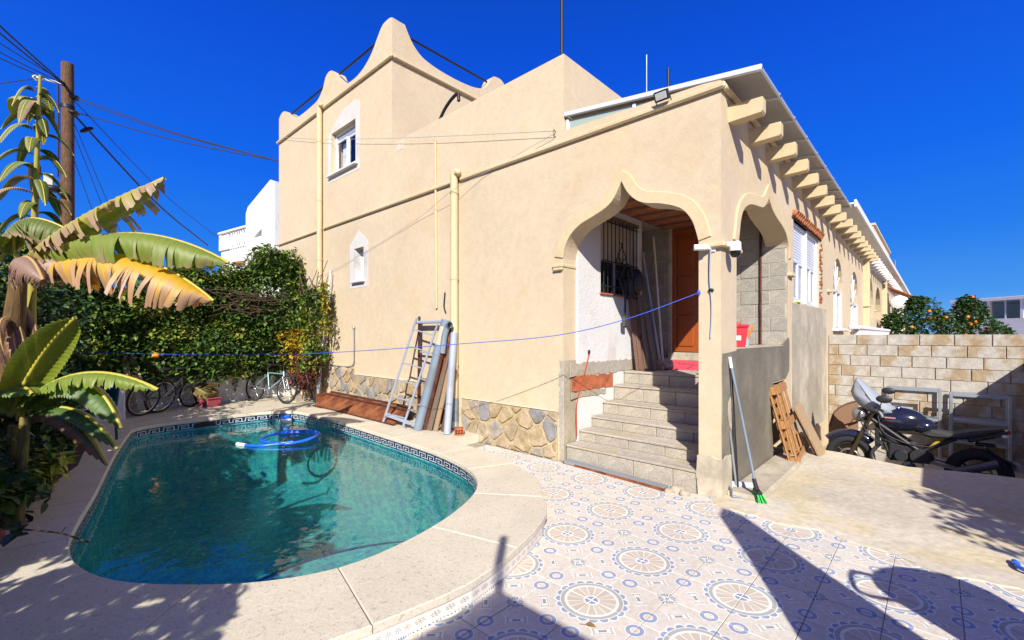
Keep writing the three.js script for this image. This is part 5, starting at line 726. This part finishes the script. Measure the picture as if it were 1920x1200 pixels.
{ const d = thing('dustpan', 'grey long-handled dustpan lying at the foot of the cement wall', 'dustpan', [.15, .012, -.22], .5); part('pan', [cbox(.26, .008, .24, .003, 0, .012, 0), at(cbox(.26, .09, .008, .003), 0, .05, -.12, 0, -.3), at(cbox(.008, .07, .24, .003), -.13, .04, 0), at(cbox(.008, .07, .24, .003), .13, .04, 0)], M.greyPaint, d); part('handle', rod([-.05, .06, -.12], [-.12, .62, -.06], .011, .011, 8), M.galv, d);
  const s = thing('thin_rod', 'thin dark metal rod leaning on the cement wall behind the broom', 'rod', [.07, .012, -.30]); part('shaft', rod([0, 0, 0], [-.045, 1.34, .08], .008), M.black, s); }
{ // pallet
  const p = thing('wooden_pallet', 'orange-brown wooden pallet standing on end against the wall', 'pallet', [.33, .012, -1.80], 0); p.rotation.z = .25; p.rotation.y = .10;
  const st = cbox(.09, .98, .035, .004), sl = cbox(.018, .095, .74, .003);
  for (const z of [-.03, -.38, -.72]) { for (const x of [-.02, -.10]) { const q = part('slat', cbox(.02, .98, .09, .003), M.pine, p); q.position.set(x, .49, z); } for (const y of [.05, .5, .93]) { const q = part('block', cbox(.058, .10, .09, .004), M.pine, p); q.position.set(-.06, y, z); } }
  for (let k = 0; k < 7; k++) { const q = part('board', sl, M.pine, p); q.position.set(-.121, .05 + k * .148, -.375); } for (const y of [.05, .5, .93]) { const q = part('board', sl, M.pine, p); q.position.set(0, y, -.375); }
}
[['pale plywood offcut leaning at the end of the pallet', .44, -2.55, .27, .66, .22], ['warped cardboard sheet leaning behind the plywood offcut', .40, -2.66, .24, .60, .3]].forEach(([l, x, z, dx, h, w], k) => { const b = thing('plywood_sheet', l, 'board', [x, .012, z]); part('sheet', bar([0, 0, 0], [-dx, h, .14], w, .012, [1, .3, .2]), k ? mat([.50, .37, .25]) : M.board, b); part('edge', bar([.012, .0, .0], [-dx + .012, h, .14], w * .96, .006, [1, .3, .2]), M.board, b); });
{ const b = thing('wet_cement_bag', 'grey paper bag slumped behind the pallet', 'bag', [.16, .012, -2.75]); part('bag', ball(.12, .12, .16, 0, .1, 0, 12), M.cementPale, b); part('fold', cbox(.1, .05, .2, .02, .02, .2, 0), M.cementPale, b); }
for (const [x0, x1, top, sh, l] of [[.895, 1.62, .69, [.2], 'grey metal shelving frame nearer the house by the block wall'], [1.715, 2.41, .645, [.22, -.12], 'grey metal shelving frame deeper in the shadow of the boundary wall']]) {
  const f = thing('shelving_frame', l, 'shelving', [x0, -.5, -5.75], 0, 'empty shelving frames by the block wall'), w = x1 - x0, h = top + .5; for (const x of [.02, w - .02]) for (const z of [0, -.3]) part('upright', cbox(.04, h, .04, .004, x, h / 2, z), M.galv, f);
  for (const y of [top, ...sh]) { part('shelf_rail', cbox(w - .08, .045, .03, .004, w / 2, y + .478, 0), M.galv, f); part('shelf_rail', cbox(w - .08, .045, .03, .004, w / 2, y + .478, -.3), M.galv, f); if (y !== top) part('shelf', cbox(w - .02, .012, .26, .003, w / 2, y + .49, -.15), M.galv, f); } }
{ // motorcycle on the sunken part of the yard
  const m = thing('motorcycle', 'black naked motorcycle parked below the block wall under a grey cover', 'motorcycle', [1.29, -.5, -3.75], .04);
  const gloss = mat([.012, .014, .03], { roughness: .15, clearcoat: 1, clearcoatRoughness: .05 });
  for (const [x, w] of [[-.68, .05], [.66, .075]]) { const k = node('wheel', m); k.position.set(x, .31, 0); part('tyre', new THREE.TorusGeometry(.25, w, 12, 40), M.rubber, k); part('rim', new THREE.TorusGeometry(.19, .018, 8, 36), M.black, k); const sp = []; for (let q = 0; q < 5; q++) { const a = q / 5 * 6.2832; sp.push(rod([0, 0, 0], [Math.cos(a) * .19, Math.sin(a) * .19, 0], .02, .014, 6)); } part('spokes', sp, M.black, k); part('brake_disc', new THREE.TorusGeometry(.11, .02, 3, 30).scale(1, 1, .2).translate(0, 0, .07), M.steel, k); }
  part('fork', [rod([-.68, .31, .09], [-.42, .98, .09], .025, .028), rod([-.68, .31, -.09], [-.42, .98, -.09], .025, .028), bar([-.43, .92, -.11], [-.43, .92, .11], .05, .05), bar([-.49, .78, -.11], [-.49, .78, .11], .05, .05)], mat([.10, .075, .04], { metalness: .6, roughness: .35 }), m);
  part('front_mudguard', (() => { const g = new THREE.TorusGeometry(.33, .07, 6, 16, 1.7).scale(1, 1, .75); g.rotateZ(.75); return g.translate(-.68, .31, 0); })(), gloss, m);
  part('tank', [ball(.30, .17, .17, -.12, .92, 0, 20), ball(.16, .11, .14, .12, .86, 0, 14)], gloss, m); part('filler_cap', [ball(.05, .02, .05, -.14, 1.085, 0, 10)], M.chrome, m);
  part('tank_badge', [box(.12, .018, .004, -.22, .95, .166)], mat([.45, .2, .2]), m);
  const seat = prism([[.10, .76], [.2, .84], [.42, .80], [.6, .86], [.86, .93], [.88, .90], [.7, .80], [.5, .74], [.2, .72]], .2, [], .03); part('seat', seat.translate(0, 0, -.1), mat([.03, .03, .031], { roughness: .75 }), m);
  part('tail', [bar([.55, .74, .06], [.9, .88, .04], .08, .1, [0, 0, 1], .02), bar([.55, .74, -.06], [.9, .88, -.04], .08, .1, [0, 0, 1], .02), cbox(.2, .05, .14, .02, .72, .70, 0)], gloss, m); part('tail_light', cbox(.04, .05, .12, .012, .92, .88, 0), mat([.4, .02, .02], { roughness: .2 }), m); part('indicator', [ball(.03, .02, .02, .88, .84, .14, 8), ball(.03, .02, .02, .88, .84, -.14, 8)], mat([.7, .7, .66]), m);
  part('mudguard', bar([.72, .66, 0], [.98, .46, 0], .14, .02, [1, 0.6, 0]), M.black, m); part('number_plate', at(cbox(.2, .14, .006, .003), .98, .46, .02, Math.PI / 2 + .5, -.4), mat([.42, .44, .50]), m);
  part('engine', [cbox(.36, .26, .26, .04, -.08, .48, 0), rod([-.14, .56, 0], [-.28, .76, 0], .1, .09, 12), cbox(.24, .16, .3, .05, .12, .44, 0), rod([.08, .46, .13], [.08, .46, .19], .1, .09, 18), rod([-.1, .44, .13], [-.1, .44, .18], .08, .07, 16), ball(.08, .08, .05, -.02, .3, .18, 10)], mat([.06, .06, .065], { roughness: .4, metalness: .6 }), m);
  part('radiator', cbox(.05, .26, .3, .01, -.36, .66, 0), M.black, m); part('exhaust', [tube([[-.3, .6, .1], [-.42, .4, .12], [-.3, .22, .14], [0, .2, .15], [.3, .26, .16], [.5, .34, .17]], .025, 30, 8), rod([.42, .32, .17], [.82, .5, .18], .05, .06, 14)], mat([.12, .12, .125], { metalness: .8, roughness: .4 }), m);
  part('frame', [rod([-.42, .9, .1], [.1, .52, .13], .03), rod([-.42, .9, -.1], [.1, .52, -.13], .03), rod([.1, .52, .12], [.45, .74, .08], .022), rod([.1, .52, -.12], [.45, .74, -.08], .022), rod([-.38, .85, .08], [-.2, .35, .1], .02)], M.black, m); part('swingarm', [bar([.1, .42, .1], [.66, .31, .11], .05, .04), bar([.1, .42, -.1], [.66, .31, -.11], .05, .04)], M.steel, m); part('shock', [rod([.16, .5, 0], [.34, .74, 0], .03), ], mat([.5, .4, .05]), m);
  part('handlebar', [tube([[-.30, 1.06, -.36], [-.38, 1.08, -.2], [-.41, 1.02, 0], [-.38, 1.08, .2], [-.30, 1.06, .36]], .013, 24, 6), rod([-.34, 1.07, .24], [-.29, 1.06, .38], .018), rod([-.34, 1.07, -.24], [-.29, 1.06, -.38], .018)], M.black, m); part('mirror', [rod([-.33, 1.08, .26], [-.30, 1.2, .3], .006), ball(.09, .055, .02, -.28, 1.22, .32, 12), rod([-.33, 1.08, -.26], [-.26, 1.26, -.3], .006), ball(.08, .05, .02, -.24, 1.28, -.32, 12)], M.black, m);
  part('headlight', ball(.10, .11, .11, -.56, .94, 0, 14), mat([.3, .3, .3], { metalness: .5, roughness: .2 }), m); part('cables', [tube([[-.4, 1.0, .1], [-.52, .9, .14], [-.4, .7, .12], [-.2, .6, .14]], .008, 16, 5), tube([[-.4, 1.0, .05], [-.55, 1.0, .12], [-.5, .75, .13], [-.3, .55, .15]], .008, 16, 5), tube([[-.35, .95, .12], [-.3, .75, .16], [-.05, .62, .16], [.2, .6, .14]], .01, 16, 5)], M.black, m);
  part('footrest', [rod([.12, .36, .15], [.12, .36, .24], .012), rod([.12, .36, -.15], [.12, .36, -.24], .012)], M.steel, m);
  const cv = thing('motorcycle_cover', 'crumpled silver-grey cover bunched over the motorcycle handlebars', 'cover', [.80, .52, -3.72]); const g = new THREE.SphereGeometry(1, 22, 16), q = g.attributes.position; for (let i = 0; i < q.count; i++) { const x = q.getX(i), y = q.getY(i), z = q.getZ(i), k = 1 + .3 * (N1(x * .35 + 2, y * .35 + z * .2 + 2, 16, 3) - .5) + .12 * Math.sin(9 * Math.atan2(z, x)) * (1 - y) * .5; q.setXYZ(i, (x * .15 * (1.15 - .75 * y) - y * .10 + (y < 0 ? .12 * -y : 0)) * k, y * .26 + .2, z * .13 * (1.15 - .7 * y) * k); } g.computeVertexNormals(); part('cloth', plain(g), mat([.25, .28, .33], { roughness: .6 }), cv); part('fold', tube([[-.1, .42, .02], [.02, .25, .14], [.14, .05, .15], [.2, -.08, .1]], .018, 14, 6), mat([.30, .33, .38], { roughness: .6 }), cv);
  const cs = thing('brown_panel', 'brown curved plastic panel propped behind the motorcycle', 'panel', [.42, -.5, -4.5], .3); part('sheet', prism([[-.18, 0], [.2, 0], [.22, 1.05], [.05, .98], [-.1, .85], [-.18, .6]], .02, [], .004), mat([.20, .11, .06], { roughness: .5 }), cs); part('rim', tube([[-.18, .6, .03], [-.1, .85, .03], [.05, .98, .03], [.22, 1.05, .03]], .012, 12, 5), M.brownWood, cs);
}
// things on the landing
[[-1.70, -1.62, -1.84, 2.28, -1.62, .11, M.brownWood, 'reddish brown board leaning in the porch, nearest the white wall'], [-1.62, -1.72, -1.80, 2.26, -1.72, .10, M.greyWood, 'grey-brown board second in the row leaning in the porch'], [-1.54, -1.80, -1.78, 2.22, -1.80, .12, M.greyWood, 'widest grey board leaning in the porch'], [-1.66, -1.70, -1.83, 2.1, -1.70, .07, M.brownWood, 'narrow dark board tucked between the leaning porch boards']].forEach(([x, z, tx, ty, tz, w, m, l]) => { const b = thing('porch_board', l, 'board', [x, 1.07, z]); part('plank', bar([0, 0, 0], [tx - x, ty - 1.07, tz - z], w, .022, [.5, 0, 1]), m, b); part('batten', bar([.02, .02, .012], [tx - x + .02, ty - 1.1, tz - z + .012], w * .3, .012, [.5, 0, 1]), m, b); });
[[-1.50, -2.0, -1.72, 3.15, -2.12, .016, 'tall pale plastic conduit leaning in the porch corner'], [-1.56, -2.05, -1.85, 2.9, -2.02, .018, 'grey metal tube leaning in the porch corner']].forEach(([x, z, tx, ty, tz, r, l], k) => { const b = thing('porch_tube', l, 'tube', [x, 1.07, z]); part('shaft', rod([0, 0, 0], [tx - x, ty - 1.07, tz - z], r, r, 10), k ? M.galv : M.stuccoPale, b); part('end_cap', rod([tx - x, ty - 1.07, tz - z], [tx - x, ty - 1.05, tz - z], r * 1.1, r * 1.1, 10), M.galv, b); });
{ const b = thing('cable_coil', 'tangled black cables and straps hung from the porch window grille', 'cables', [-1.80, 2.6, -1.50]); for (let k = 0; k < 9; k++) { const r = rr(.10, .19), z = rr(-.14, .2) - .05; part('loop', tube(Array.from({ length: 9 }, (_, i) => { const a = i / 9 * 6.2832; return [rr(-.03, .03), -.2 + r * 1.3 * Math.cos(a) + rr(-.03, .03), z + r * Math.sin(a) * .7 + rr(-.02, .02)]; }), rr(.008, .02), 40, 6, true), M.black, b); } part('strap', [tube([[0, -.2, .1], [.01, -.5, .14], [.01, -.72, .16]], .016, 14, 6), tube([[0, -.2, .15], [.02, -.5, .18], [.01, -.72, .18]], .012, 14, 6)], M.black, b); part('buckle', cbox(.05, .17, .11, .02, .01, -.80, .17), mat([.05, .05, .05], { roughness: .6 }), b); part('bag', ball(.09, .2, .12, .02, -.18, -.18, 12), M.black, b); }
{ const map = print(256, 96, (c, w, h) => { c.fillStyle = '#d8475a'; c.fillRect(0, 0, w, h); c.strokeStyle = '#7c1226'; c.lineWidth = 5; c.lineCap = 'round'; c.beginPath(); c.moveTo(50, 30); c.bezierCurveTo(80, 15, 78, 60, 95, 34); c.bezierCurveTo(108, 18, 112, 60, 128, 36); c.bezierCurveTo(140, 20, 142, 62, 160, 34); c.bezierCurveTo(172, 18, 170, 92, 152, 84); c.bezierCurveTo(144, 76, 176, 50, 206, 34); c.stroke(); });
  const d = thing('doormat', 'red doormat with dark script before the porch door', 'doormat', [-1.30, 1.07, -2.38], 0); const g = new THREE.BoxGeometry(.62, .012, .3); part('mat', at(g, 0, .062, 0, 0, .42), mat([.9, .9, .9], { map, roughness: .95 }), d); part('edge', [at(cbox(.63, .008, .31, .003), 0, .056, -.004, 0, .42)], M.redPlastic, d);
  const c = thing('floor_rag', 'crumpled beige rag beside the red doormat', 'rag', [-1.52, 1.07, -2.10]); const q = new THREE.SphereGeometry(.12, 16, 10), p = q.attributes.position; for (let i = 0; i < p.count; i++) { const k = 1 + .7 * (N2(p.getX(i) * 2 + 3, p.getY(i) * 2 + p.getZ(i) + 3, 16, 3) - .5); p.setXYZ(i, p.getX(i) * k, Math.max(0, p.getY(i) * k * .8 + .08), p.getZ(i) * k); } q.computeVertexNormals(); part('cloth', plain(q), mat([.34, .27, .20], { roughness: 1 }), c); part('fold', tube([[-.1, .05, .08], [0, .12, .1], [.1, .04, .1]], .025, 10, 6), mat([.36, .29, .22], { roughness: 1 }), c); }
{ const s = thing('wall_tap', 'black tap on a red rubber hose at the porch wall', 'tap', [-1.868, 1.1, -.30]); part('spout', [cbox(.03, .05, .03, .008, .01, .28, -.2), rod([.01, .25, -.2], [.02, .28, -.2], .01)], M.black, s); part('hose', tube([[.012, .24, -.19], [.02, .05, -.1], [.015, -.15, .0], [.02, -.4, .1], [.02, -.8, .1]], .009, 20, 6), mat([.35, .06, .03]), s); }
{ const h = thing('blue_tub_handle', 'blue plastic hoop lying on the tiles at the edge of the shade', 'hoop', [2.06, .02, .02]); part('hoop', tube([[-.12, 0, -.06], [-.10, .02, .09], [.02, .03, .16], [.16, .02, .12], [.2, 0, -.02]], .014, 24, 8), M.bluePlastic, h); part('grip', rod([-.12, .0, -.07], [-.115, .012, -.0], .02), M.bluePlastic, h); }
{ const d = thing('dry_leaf', 'curled brown leaf lying on the patterned tiles', 'leaf', [.13, .006, 2.56], .4); const l = part('blade', leafGeo, mat([.20, .11, .04]), d); l.scale.set(.06, .14, .07); l.position.y = .008; part('stalk', rod([0, .006, 0], [-.03, .01, .01], .002, .002, 4), M.trunk, d); }
renderer.render(scene, camera);
